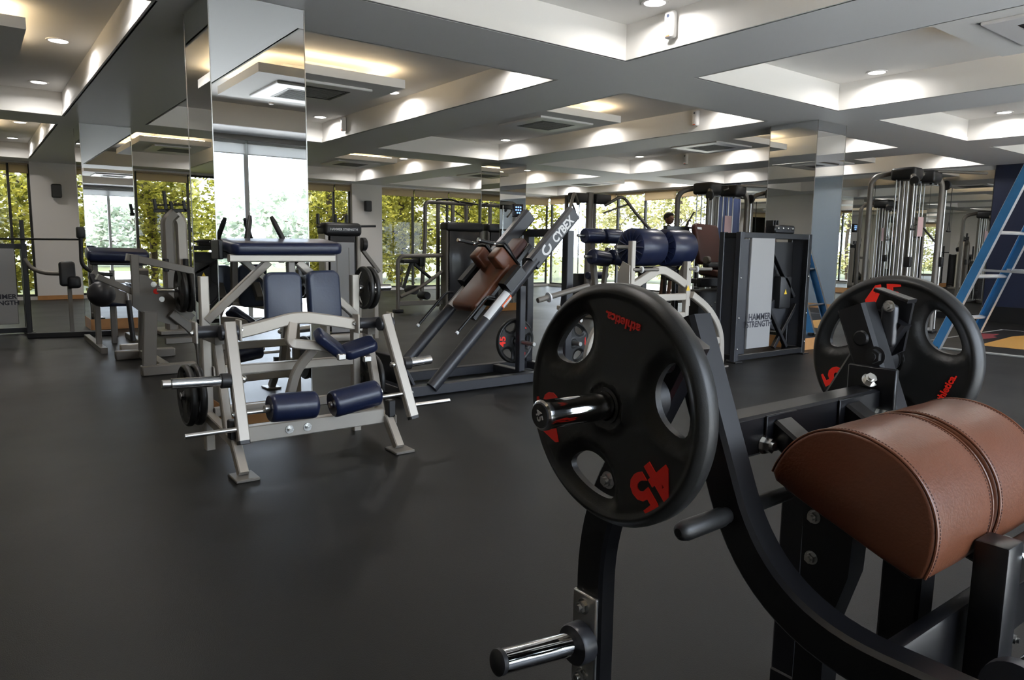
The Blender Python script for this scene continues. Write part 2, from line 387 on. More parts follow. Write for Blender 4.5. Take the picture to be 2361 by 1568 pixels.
# dropped panels with warm cove light and ceiling cassettes
def cassette(x, y, label):
    t = thing('ceiling_cassette', label, 'air conditioner', (x, y, 3.03), 'ceiling cassette air conditioners')
    s = .475; z = 3.03
    part('panel_frame', MB().sweep([(x-s+.11, y-s+.11, z-.012), (x+s-.11, y-s+.11, z-.012), (x+s-.11, y+s-.11, z-.012), (x-s+.11, y+s-.11, z-.012)], rect(.03, .22, .008), (0, 0, 1), True), 'plastic_w', t)
    o = .275
    part('vane_slot', MB().sweep([(x-o, y-o, z-.024), (x+o, y-o, z-.024), (x+o, y+o, z-.024), (x-o, y+o, z-.024)], rect(.012, .035, .003), (0, 0, 1), True), 'plastic_b', t)
    part('grille', MB().rbox((x, y, z-.018), (.50, .50, .024), .008, 1), 'grille', t)
    for i in range(9): part('louvre', MB().box((x-.235, y-.22+i*.052, z-.0345), (x+.235, y-.20+i*.052, z-.029)), 'grille', t, 0)
def dropped(x0, y0, label, s=1.5):
    x1, y1 = x0+s, y0+s; z0, z1 = 3.031, 3.125
    t = thing('dropped_panel', label, 'ceiling panel', ((x0+x1)/2, (y0+y1)/2, z0), 'square ceiling panels with warm cove light')
    part('board', MB().box((x0, y0, z0), (x1, y1, z1)), 'ceil', t, 0)
    part('hanger', MB().box((x0+.4, y0+.4, z1), (x1-.4, y1-.4, HT)), 'ceil', t, 0)
    i = .10; zz = z1+.012
    part('light_strip', MB().sweep([(x0+i, y0+i, zz), (x1-i, y0+i, zz), (x1-i, y1-i, zz), (x0+i, y1-i, zz)], rect(.014, .022, .003), (0, 0, 1), True), 'cove', t)
PAN = {(0, 0): (-.98, 1.22), (1, 0): (2.50, 1.22), (2, 0): (5.96, 1.22), (3, 0): (9.5, 1.22), (4, 0): (12.9, 1.22),
       (0, 1): (-.98, 7.45), (1, 1): (2.54, 7.40), (2, 1): (5.92, 7.38), (3, 1): (9.45, 7.25), (4, 1): (12.9, 7.3),
       (0, 2): (-.98, 14.2), (1, 2): (2.54, 14.2), (2, 2): (6.0, 14.1), (3, 2): (9.5, 14.1), (4, 2): (12.9, 14.1)}
rown = ['near', 'middle', 'far']; coln = ['first', 'second', 'third', 'fourth', 'fifth']
for (i, j), (px, py) in PAN.items():
    w = '%s row, %s coffer from left' % (rown[j], coln[i])
    dropped(px, py, 'square white panel with warm glow, %s' % w)
    cassette(px+.76, py+.75, 'square air conditioner cassette, %s' % w)
# downlights along the right-hand side of each coffer
def downlight(x, y, label):
    t = thing('downlight', label, 'light', (x, y, HT), 'round white ceiling downlights')
    part('trim_ring', MB().lathe([(.086, .0), (.086, -.010), (.106, -.010), (.109, -.004), (.109, 0)], (x, y, HT-.001), (0, 0, 1), 28), 'plastic_w', t)
    part('lens', MB().lathe([(.085, -.007), (.08, -.009), (1e-6, -.009)], (x, y, HT-.001), (0, 0, 1), 28), 'lens', t)
    l = bpy.data.lights.new('downlight_lamp', 'AREA'); l.shape = 'DISK'; l.size = .15; l.energy = 12.0; l.color = (1.0, .965, .92); l.spread = math.radians(165)
    lo = bpy.data.objects.new('lamp', l); COL.objects.link(lo); lo.parent = t; lo.location = (0, 0, -.018)
DLY = [[4.16, 1.6], [11.0, 8.62, 6.2], [17.3, 14.9, 12.9]]
for i, (a, b) in enumerate(XS):
    for j in range(3):
        for k, y in enumerate(DLY[j]):
            downlight([.86, 4.52, 8.09, 11.66, 15.05][i], y, 'round downlight, %s from far end, %s row, %s coffer from left' % (ORD[k], rown[j], coln[i]))
# white air freshener dispensers on coffer sides
def dispenser(x, y, label):
    t = thing('dispenser', label, 'dispenser', (x, y, 3.01), 'white air freshener dispensers')
    part('body', MB().rbox((x-.04, y, 3.12), (.07, .095, .215), .022, 3), 'plastic_w', t)
    part('button', MB().cyl((x-.074, y, 3.185), (x-.078, y, 3.185), .014, .001), 'blue2', t)
    part('nozzle_cover', MB().rbox((x-.073, y, 3.10), (.01, .05, .07), .004, 1), 'plastic_w', t)
    part('indicator', MB().box((x-.076, y-.02, 3.025), (x-.07, y+.02, 3.035)), 'orange_print', t, 0)
dispenser(4.78, 4.18, 'white air freshener dispenser at the top of the photo, nearest coffer')
dispenser(8.34, 6.79, 'white air freshener dispenser on the coffer side right of the centre air conditioner')
dispenser(4.78, 10.64, 'white air freshener dispenser on the coffer side right of the large mirrored column')
dispenser(11.95, 9.95, 'small white air freshener dispenser on the far coffer side below the right air conditioner')
t = thing('smoke_detector', 'small white smoke detector on the ceiling, seen in the large column mirror', 'smoke detector', (3.5, .15, HT))
part('base', MB().lathe([(.055, 0), (.055, -.02), (.05, -.025)], (3.5, .15, HT-.001), (0, 0, 1)), 'plastic_w', t)
part('sensor', MB().lathe([(.035, -.026), (.033, -.05), (.02, -.055)], (3.5, .15, HT-.001), (0, 0, 1)), 'plastic_w', t)
# wall speakers
def speaker(x, label):
    y = Y1-.05; t = thing('wall_speaker', label, 'speaker', (x, y, 2.2), 'black wall speakers')
    part('cabinet', MB().rbox((x, y-.10, 2.345), (.19, .14, .29), .03, 3), 'plastic_b', t)
    part('bracket', MB().box((x-.03, y-.04, 2.30), (x+.03, y-.001, 2.39)), 'plastic_b', t, 0)
    part('grille', MB().rbox((x, y-.172, 2.345), (.165, .012, .26), .005, 1), 'rubber', t)
speaker(1.64, 'black speaker on the white pier at far left')
speaker(8.95, 'black speaker on the white pier beside the green far windows')
# small display on the far centre column
x, y, z = 8.97, 11.75, 2.02
t = thing('wall_display', 'small black display with blue lit text on the far centre column', 'display', (x, y, z-.13))
part('case', MB().rbox((x, y-.016, z), (.24, .03, .26), .008, 2), 'display', t)
for r in range(3):
    for c in range(3-(r == 2)): part('readout', MB().box((x-.08+c*.055+.03*(r == 2), y-.0335, z+.05-r*.055), (x-.045+c*.055+.03*(r == 2), y-.0312, z+.078-r*.055)), 'display_glow', t, 0)

# printed area of the floor with a raised grey edge strip, at right
struct('trim_1', MB().sweep([(10.53, -1.2, .012), (10.53, 4.75, .012)], rect(.024, .07, .006), (0, 0, 1)), 'strip')
struct('trim_2', MB().box((10.57, 4.73, .0005), (14.16, 4.77, .003)), 'white_line')
struct('trim_3', MB().box((14.13, 1.5, .0005), (14.17, 4.72, .003)), 'white_line')
single('floor_print', MB().prism([(11.41, 4.11, .001), (11.46, 3.56, .001), (11.5, 3.0, .001), (13.7, 3.0, .001), (13.6, 4.18, .001), (13.1, 4.25, .001)], (0, 0, .002)), 'mat_orange', 'orange printed wedge on the dark floor beyond the blue ladder', 'floor marking', (12.3, 3.8, .001), smooth=0)
single('floor_print', MB().prism([(13.1, 4.70, .001), (12.55, 4.66, .001), (12.2, 4.56, .001), (12.2, 4.38, .001), (12.72, 4.33, .001), (12.9, 4.45, .001), (13.3, 4.5, .001)], (0, 0, .002)), 'mat_red', 'dull red printed splash on the dark floor behind the orange wedge', 'floor marking', (12.7, 4.5, .001), smooth=0)

# ================================================================== outside
struct('ground_outside', MB().box((-40, -60, -.30), (70, 80, -.14)), 'grass')
pv = MB(); pv.box((X0-3, Y1+.3, -.139), (X1+6, Y1+2.4, -.10)); pv.box((X1+.3, -8, -.139), (X1+6, Y1+.29, -.10)); pv.box((X0-6, Y0-12, -.139), (X1+.29, Y0-.3, -.10))
struct('pavement_outside', pv, 'pavement')
def tree(x, y, h, hx, hy, n, m, label, group, z0=.8, leaf=.13, seed=1):
    rd = random.Random(seed); t = thing('tree', label, 'tree', (x, y, -.15), group); cl_ = lambda v, c, r: min(c+r, max(c-r, v))
    tr = MB(); top = V((x+rd.uniform(-.3, .3)*hx, y+rd.uniform(-.3, .3), h*.75))
    tr.sweep(fillet([(x, y, -.15), (x+rd.uniform(-.15, .15), y+rd.uniform(-.15, .15), h*.35), top], .6, 4), circ(.09, 8)); part('trunk', tr, 'bark', t)
    for i in range(10):
        a = rd.uniform(0, 2*PI); z = rd.uniform(h*.15, h*.6); p = V((x, y, z)); q = V((x+math.cos(a)*hx*.9, y+math.sin(a)*hy*.9, z+rd.uniform(.1, .9)))
        part('branch', MB().sweep([p, (p+q)/2+V((0, 0, .12)), q], circ(rd.uniform(.014, .03), 6)), 'bark', t)
    vs = []; fs = []; cl = [V((x+rd.uniform(-hx, hx), y+rd.uniform(-hy, hy), rd.uniform(z0, h))) for _ in range(60)]
    for i in range(n):
        c = rd.choice(cl); p = c+V((rd.gauss(0, .28), rd.gauss(0, .28), rd.gauss(0, .22)))
        p.x = p.x if abs(p.x-x) < hx-.06 else x+rd.uniform(-hx+.06, hx-.06); p.y = p.y if abs(p.y-y) < hy-.06 else y+rd.uniform(-hy+.06, hy-.06)
        if p.z < .1: continue
        u = V((rd.gauss(0, 1), rd.gauss(0, 1), rd.gauss(0, .5))).normalized(); w = u.orthogonal().normalized(); w = Matrix.Rotation(rd.uniform(0, 6.28), 3, u) @ w
        L = leaf*rd.uniform(.6, 1.3); o = len(vs); vs += [p-u*L*.5, p+w*L*.24, p+u*L*.5, p-w*L*.24]; fs.append([o, o+1, o+2, o+3])
    f = part('foliage', MB().add(vs, fs), m, t, 0); f['kind'] = 'stuff'
G = 'trees outside the far windows'
for i in range(10): tree(-5.9+2.45*i, 20.75+.3*(i % 2), 4.9+.4*(i % 3), 1.2, 1.35, 7500, 'leaf', '%s yellow-green tree from the left outside the far windows' % ORD[i], G, .1, .17, 10+i)
G = 'taller trees behind the far trees'
for i in range(6): tree(-2.0+4.0*i, 27.0, 6.2, 1.95, 1.8, 5500, 'leaf_pale', '%s taller pale tree from the left in the row behind' % ORD[i], G, .2, .30, 30+i)
G = 'pale trees outside the right-hand windows'
for i in range(4): tree(22.5, 22.2-3.3*i, 5.4, 1.6, 1.6, 6000, 'leaf_pale', '%s pale sunlit tree from the left outside the right-hand windows' % ORD[i], G, .2, .20, 40+i)
G = 'distant trees outside the near windows'
for i in range(5): tree(2.5+5.2*i, -22, 3.5, 2.5, 1.8, 2200, 'leaf_haze', '%s hazy tree seen through the near windows in the column mirror' % ORD[i], G, .3, .40, 60+i)

# ================================================================== weight plates
def hole_outline(phi):
    pts = []
    for i in range(15):
        a = -.40+.80*i/14; r = .182-.004*(abs(a)/.4)**6; pts.append((r*math.cos(a), r*math.sin(a)))
    for i in range(1, 18):
        t = 1-2*i/18; y = .0755*t; s = .108+.060*abs(t)**2.4; pts.append((s, y))
    # round the outline a little
    for _ in range(3):
        n = len(pts); pts = [((pts[i-1][0]+2*pts[i][0]+pts[(i+1) % n][0])/4, (pts[i-1][1]+2*pts[i][1]+pts[(i+1) % n][1])/4) for i in range(n)]
    c, s = math.cos(phi), math.sin(phi)
    return [(x*c-y*s, x*s+y*c) for x, y in pts]
HOLES = [math.radians(a) for a in (13, 133, 253)]
def sm(a, b, x):
    t = min(1, max(0, (x-a)/(b-a))); return t*t*(3-2*t)
def plate_mesh():
    RO, RB = .225, .027; outl = [hole_outline(p) for p in HOLES]; v2 = []; ed = []
    def loop(pts):
        o = len(v2); v2.extend(V(p) for p in pts); ed.extend((o+i, o+(i+1) % len(pts)) for i in range(len(pts))); return list(range(o, o+len(pts)))
    loops = [loop([(RO*math.cos(2*PI*i/96), RO*math.sin(2*PI*i/96)) for i in range(96)]), loop([(RB*math.cos(2*PI*i/32), RB*math.sin(2*PI*i/32)) for i in range(32)])]
    for o in outl: loops.append(loop(o))
    def inside(p, poly):
        c = False; n = len(poly)
        for i in range(n):
            a, b = poly[i], poly[i-1]
            if (a[1] > p[1]) != (b[1] > p[1]) and p[0] < (b[0]-a[0])*(p[1]-a[1])/(b[1]-a[1])+a[0]: c = not c
        return c
    def hd(p):
        best = 9
        for o in outl:
            for i in range(len(o)):
                ax_, ay = o[i-1]; bx, by = o[i]; ux, uy = bx-ax_, by-ay; t = ((p[0]-ax_)*ux+(p[1]-ay)*uy)/(ux*ux+uy*uy+1e-12); t = min(1, max(0, t))
                best = min(best, math.hypot(p[0]-ax_-ux*t, p[1]-ay-uy*t))
        return best
    for r, n in [(.034, 36), (.040, 40), (.0425, 40), (.046, 42), (.053, 44)]+[(.066+.0115*i, 44+6*i) for i in range(11)]+[(.1905, 96), (.196, 96), (.201, 96), (.206, 96), (.2105, 96), (.2145, 96), (.218, 96), (.221, 96), (.2234, 96)]:
        for i in range(n):
            o_ = 0 if r > .18 else r*7; p = (r*math.cos(2*PI*i/n+o_), r*math.sin(2*PI*i/n+o_))
            if r > .06 and (any(inside(p, o) for o in outl) or hd(p) < .0055): continue
            v2.append(V(p))
    for phi, o in zip(HOLES, outl):     # extra rings round the grips
        c = V((.146*math.cos(phi), .146*math.sin(phi)))
        for d in (.003, .008, .014, .021):
            for i, q in enumerate(o):
                a, b = V(o[i-1]), V(o[(i+1) % len(o)]); t = (b-a).normalized(); nrm = V((t.y, -t.x)); p = V(q)+nrm*d
                if inside(p, o): p = V(q)-nrm*d
                if p.length < .194: v2.append(p)
    vo, eo, fo, ov, oe, of = geometry.delaunay_2d_cdt(v2, ed, [], 0, 1e-6)
    def H(p):
        r = p.length; d = hd(p); h = .0205+.006*sm(.199, .209, r); h += .004*(1-sm(.046, .052, r))
        if r > .06: h += .0022*math.exp(-((d-.027)/.0035)**2)*(1-sm(.185, .2, r)); h -= .0135*(1-sm(0, .026, d))
        h -= .016*max(0, (r-.205)/.020)**2.2
        if r < .0425: h -= .003
        return h
    hs = [H(p) for p in vo]; n = len(vo); fs = []
    for f in fo:
        c = sum((vo[i] for i in f), V((0, 0)))/len(f)
        if c.length < RB*.99 or any(inside(c, o) for o in outl): continue
        fs.append(list(f))
    from collections import Counter
    cnt = Counter(tuple(sorted((f[i], f[(i+1) % 3]))) for f in fs for i in range(3)); m = MB()
    # local frame: thickness along X, seen from -X the horizontal axis is -Y
    vs = [(-h, -p[0], p[1]) for h, p in zip(hs, vo)]+[(h, -p[0], p[1]) for h, p in zip(hs, vo)]
    ff = [f for f in fs]+[[i+n for i in f[::-1]] for f in fs]+[[a, b, b+n, a+n] for (a, b), c in cnt.items() if c == 1]
    used = sorted({i for f in ff for i in f}); mp = {v: k for k, v in enumerate(used)}
    return m.add([vs[i] for i in used], [[mp[i] for i in f] for f in ff])
PLATE = mesh_of(plate_mesh(), 'plate_body', 50); PLATE.materials.append(M['plate'])
def pol(r, a): return V((0, -r*math.cos(a), r*math.sin(a)))
LET = []
for side in (-1, 1):
    for a, body, size, inv in ((78, 'athletica.', .0245, 1), (198, '45', .100, 0), (314, '45', .100, 0)):
        ph = math.radians(a); rad = pol(1, ph); tg = pol(1, ph-PI/2)
        y = -rad if inv else rad; x = -tg if inv else tg
        if side == 1: x = -x
        rr = .162 if inv else .166
        mb = text_mb(body, size, x, y, pol(rr, ph)+V((side*.0212, 0, 0)), .0026, .0007 if inv else .0034, 1.0 if inv else 1.04)
        me = mesh_of(mb, 'plate_lettering', 0); me.materials.append(M['red']); LET.append(me)
rg = []
for side in (-1, 1):
    me = mesh_of(MB().lathe([(.0275, .0), (.0275, .004), (.034, .004), (.034, 0)], V((side*.0215, 0, 0)), V((side, 0, 0)), 32), 'plate_ring'); me.materials.append(M['rubber']); rg.append(me)
def weight_plate(loc, label, axis='X', spin=0, letters=True, group=None, s=1.0):
    t = thing('weight_plate', label, 'weight plate', loc, group); t.rotation_mode = 'XYZ'
    R = Matrix.Rotation(math.radians(spin), 4, 'X')
    if axis == 'Y': R = Matrix.Rotation(PI/2, 4, 'Z') @ R
    t.rotation_euler = R.to_euler(); t.scale = (s, s, s)
    for me, nm in [(PLATE, 'disc')]+[(m, 'hub_ring') for m in rg]+([(m, 'lettering') for m in LET] if letters else []):
        o = bpy.data.objects.new(nm, me); COL.objects.link(o); o.parent = t
    return t

# ================================================================== foreground machine
def hexbolt(mb, p, d, r=.012, h=.012):
    p, d = V(p), V(d).normalized(); mb.sweep([p, p+d*.003], circ(r*1.35, 18)); mb.sweep([p+d*.003, p+d*(.003+h)], circ(r, 6)); mb.sweep([p+d*(.003+h), p+d*(.008+h)], circ(r*.55, 12)); return mb
def mi(p): return (2.952-p[0], p[1], p[2])
fg = thing('hip_thrust_machine', 'black plate-loaded machine with brown half-round leather pads in the foreground', 'gym machine', (1.476, .7, 0))
def P2(x, yz): return [(x, y, z) for y, z in yz]
for s in (0, 1):
    f = (lambda p: p) if s == 0 else mi
    sg = 1 if s == 0 else -1
    # upright post bent forward to the pivot bracket
    po = part('post', MB().sweep([f(p) for p in P2(1.075, [tuple(q) for q in [(v.y, v.z) for v in fillet(P2(0, [(.872, 1.135), (1.10, .70), (1.10, .0)]), .13, 8)]])], rect(.05, .08, .007), (1, 0, 0)), 'black', fg)
    if s: part('pivot_bracket', MB().prism([f(p) for p in P2(1.05, [(.836, 1.172), (.918, 1.196), (.935, 1.15), (.90, 1.02), (.85, 1.05)])], (sg*.012, 0, 0)), 'black', fg)
    if s: part('bracket_flange', MB().bar(f((1.07, .834, 1.178)), f((1.07, .920, 1.203)), .05, .010, (1, 0, 0), .003), 'black', fg)
    if s: be = part('bearing', MB().rbox(f((1.100, .872, 1.115)), (.026, .040, .11), .012, 3), 'iron', fg)
    for dz in ((.045,) if s else ()): part('bearing_bolt', hexbolt(MB(), f((1.115, .868, 1.12+dz)), (sg, 0, 0), .011, .01), 'bolt', be)
    part('pivot_axle', MB().cyl(f((1.045, .90, 1.085)), f((1.185, .90, 1.085)), .02), 'black', fg)
    # curved lever arm
    arm = [(v.y, v.z) for v in fillet(P2(0, [(.935, 1.161), (.725, .6275), (.16, .6275)]), .23, 14)]
    ar = part('lever_arm', MB().sweep([f(p) for p in P2(1.1475, arm)], rect(.065, .075, .008), (1, 0, 0)), 'black', fg)
    if s: part('lever_nut', hexbolt(MB(), f((1.18, .86, 1.045)), (sg, 0, 0), .018, .014), 'plastic_b', ar)
    part('arm_end_cap', MB().rbox(f((1.1475, .155, .6275)), (.062, .012, .072), .004, 1), 'plastic_b', ar)
    # horns for plates
    hn = part('plate_horn', MB().cyl(f((1.05, .93, 1.012)), f((.775, .93, 1.014)), .0258, .002, 28), 'chrome', fg)
    part('horn_collar', MB().cyl(f((1.05, .93, 1.012)), f((1.0, .93, 1.012)), .046, .004, 28), 'plastic_b', hn)
    part('horn_cap', MB().lathe([(.027, 0), (.027, .008), (.0235, .011)], f((.776, .93, 1.014)), (-sg, 0, 0), 28), 'chrome', hn)
    cap = part('horn_cap_disc', MB().cyl(f((.766, .93, 1.014)), f((.763, .93, 1.014)), .022, .001, 28), 'plastic_b', hn)
    part('cap_lettering', text_mb('45', .021, (0, -sg*.4, -1), (0, -sg*1, .4), f((.7622, .93, 1.014)), .001, .0004), 'white_print', hn, 0)
    lo = part('storage_horn', MB().cyl(f((1.04, 1.098, .432)), f((.812, 1.098, .463)), .025, .003, 28), 'chrome', fg)
    part('storage_horn_cap', MB().lathe([(.0265, 0), (.0265, .01), (.02, .014)], f((.813, 1.098, .4628)), V(f((.812, 1.098, .463)))-V(f((1.04, 1.098, .432))), 28), 'plastic_b', lo)
    part('storage_collar', MB().lathe([(.026, .036), (.043, .034), (.046, .028), (.046, .0)], f((1.04, 1.098, .432)), (-sg, 0, 0), 28), 'charcoal', lo)
    mp = part('mounting_plate', MB().rbox(f((1.044, 1.098, .432)), (.010, .075, .22), .003, 1), 'steel', lo)
    for dz in (.082, -.082): part('mounting_bolt', hexbolt(MB(), f((1.039, 1.098, .432+dz)), (-sg, 0, 0), .013, .012), 'bolt', lo)
    part('post_bolt', hexbolt(MB(), f((1.05, 1.045, .815)), (-sg, 0, 0), .014, .01), 'bolt', po)
    part('base_rail', MB().bar(f((1.075, -.35, .03)), f((1.075, 1.135, .03)), .06, .06, (1, 0, 0)), 'black', fg)
    part('grip_rod', MB().lathe([(.008, 0), (.015, .006), (.019, .020), (.0185, .12), (.015, .135), (.015, .345)], f((.975, .795, .80)), (sg, 0, 0.02), 20), 'rubber', fg)
part('base_crossbar', MB().bar((1.10, -.3, .04), (1.852, -.3, .04), .06, .06), 'black', fg)
cb_ = part('crossbeam', MB().bar((1.18, .868, .925), (1.772, .868, .925), .085, .065), 'black', fg)
for x in (1.25, 1.72): part('crossbeam_bolt', hexbolt(MB(), (x+.03, .835, .905), (0, -1, 0), .015, .018), 'bolt', cb_)
part('crossbeam_bolt', hexbolt(MB(), (1.70, .835, .90), (0, -1, 0), .012, .012), 'bolt', cb_)
part('end_bolt', hexbolt(MB(), (1.755, .862, .985), (-.5, -.5, .6), .014, .012), 'bolt', cb_)
part('end_plate', MB().box((1.757, .80, .86), (1.771, .92, 1.02), .003), 'black', cb_)
CH_A, CH_B = V((0, .785, .868)), V((0, .487, .757)); NB = V((0, -.349, .937)); CM = (CH_A+CH_B)/2; CD = (CH_A-CH_B).normalized()
for x in (1.335, 1.617):
    pa = part('pad_arm', MB().bar((x, .838, .932), (x, .69, .845), .062, .05, (1, 0, 0)), 'black', fg)
    part('weld_plate', MB().box((x-.055, .829, .885), (x+.055, .8354, .965), .002), 'black', pa)
bk = MB(); c = CM-NB*.016
bk.rbox((1.476, c.y, c.z), (.44, .27, .022), .005, 1, Matrix((V((1, 0, 0)), CD, NB)).transposed()); part('pad_board', bk, 'plastic_b', fg)
def dsec(sc, r=.157):
    pts = []
    for i in range(41):
        a = PI*i/40; u = math.cos(a); w = math.sin(a); k = 2.15   # slightly squared half round
        n = (abs(u)**k+abs(w)**k)**(-1/k); pts.append((u*n*r, w*n*r*1.06))
    pts += [(-r+.012, -.012), (-r*.5, -.016), (r*.5, -.016), (r-.012, -.012)]
    return [(a*sc, (b-.06)*sc+.06) for a, b in pts]
def dpt(x, ab): return V((x, CM.y, CM.z))+CD*ab[0]+NB*(ab[1]+.004)
def dpad(x0, x1):
    mb = MB(); vs = []; fs = []; st = [(x0, .93), (x0+.002, .968), (x0+.006, .985), (x0+.011, .992), (x0+.02, .996), ((x0+x1)/2, 1.004), (x1-.02, .996), (x1-.011, .992), (x1-.006, .985), (x1-.002, .968), (x1, .93)]
    for x, s in st: vs += [dpt(x, p) for p in dsec(s)]
    k = len(dsec(1)); fs = [[i*k+j, i*k+(j+1) % k, (i+1)*k+(j+1) % k, (i+1)*k+j] for i in range(len(st)-1) for j in range(k)]
    fs += [list(range(k)), [(len(st)-1)*k+j for j in range(k)][::-1]]
    p = part('leather_pad', mb.add(vs, fs), 'leather', fg, 55)
    for x, o in ((x0+.005, 1), (x1-.005, -1)):
        sec = dsec(.989)[:41]; part('piping', MB().sweep([dpt(x, q) for q in sec], circ(.0028, 8), (1, 0, 0)), 'leather', p)
        sb = MB(); sec = dsec(.995)[:41]; path = [dpt(x+o*.010, q) for q in sec]
        for i in range(40):
            for u in (.1, .6): a = path[i].lerp(path[i+1], u); b = path[i].lerp(path[i+1], u+.3); sb.sweep([a, b], circ(.0011, 5), (1, 0, 0))
        so = part('stitching', sb, 'stitch', p, 0); so['kind'] = 'stuff'
dpad(1.228, 1.463); dpad(1.487, 1.724)
part('pad_upright', MB().prism(P2(1.39, [(.802, .80), (.69, .757), (.695, .64), (.735, .50), (.735, .03), (.805, .03), (.797, .55)]), (.062, 0, 0)), 'black', fg)
for z in (.745, .655): part('upright_bolt', hexbolt(MB(), (1.39, .775, z), (-1, 0, 0), .011, .01), 'bolt', fg)
part('centre_post', MB().bar((1.45, .61, .03), (1.45, .605, .765), .07, .075, (1, 0, 0)), 'black', fg)
part('lower_crossbar', MB().rbox((1.476, .505, .59), (.592, .03, .14), .006, 2), 'black', fg)
part('stop_post', MB().rbox((1.42, .448, .62), (.068, .056, .36), .006, 2), 'black', fg)
ax = part('axle', MB().cyl((1.454, .45, .745), (1.79, .45, .745), .027), 'black', fg)
part('axle_collar', MB().lathe([(.02, 0), (.038, .001), (.04, .006), (.030, .012)], (1.455, .45, .745), (1, 0, 0)), 'steel', ax)
sb = part('stop_bracket', MB().prism([(1.50, .435, .66), (1.50, .435, .50), (1.47, .435, .50), (1.47, .435, .70)], (0, .012, 0)), 'black', fg)
part('bracket_bolt', hexbolt(MB(), (1.485, .434, .60), (0, -1, 0), .009, .006), 'bolt', sb)
hr = part('lever_horn', MB().cyl((1.20, .335, .66), (1.40, .335, .665), .026, .003, 28), 'chrome', fg)
part('lever_horn_collar', MB().lathe([(.026, .03), (.044, .028), (.047, .02), (.047, 0)], (1.182, .335, .66), (1, 0, 0), 28), 'charcoal', hr)
weight_plate((.943, .93, 1.012), 'black three-grip rubber plate with red lettering on the near left horn', 'X', 0, group='plates on the foreground machine')
weight_plate((2.009, .93, 1.012), 'black three-grip rubber plate with red lettering on the far right horn behind brown pads', 'X', 100, group='plates on the foreground machine')

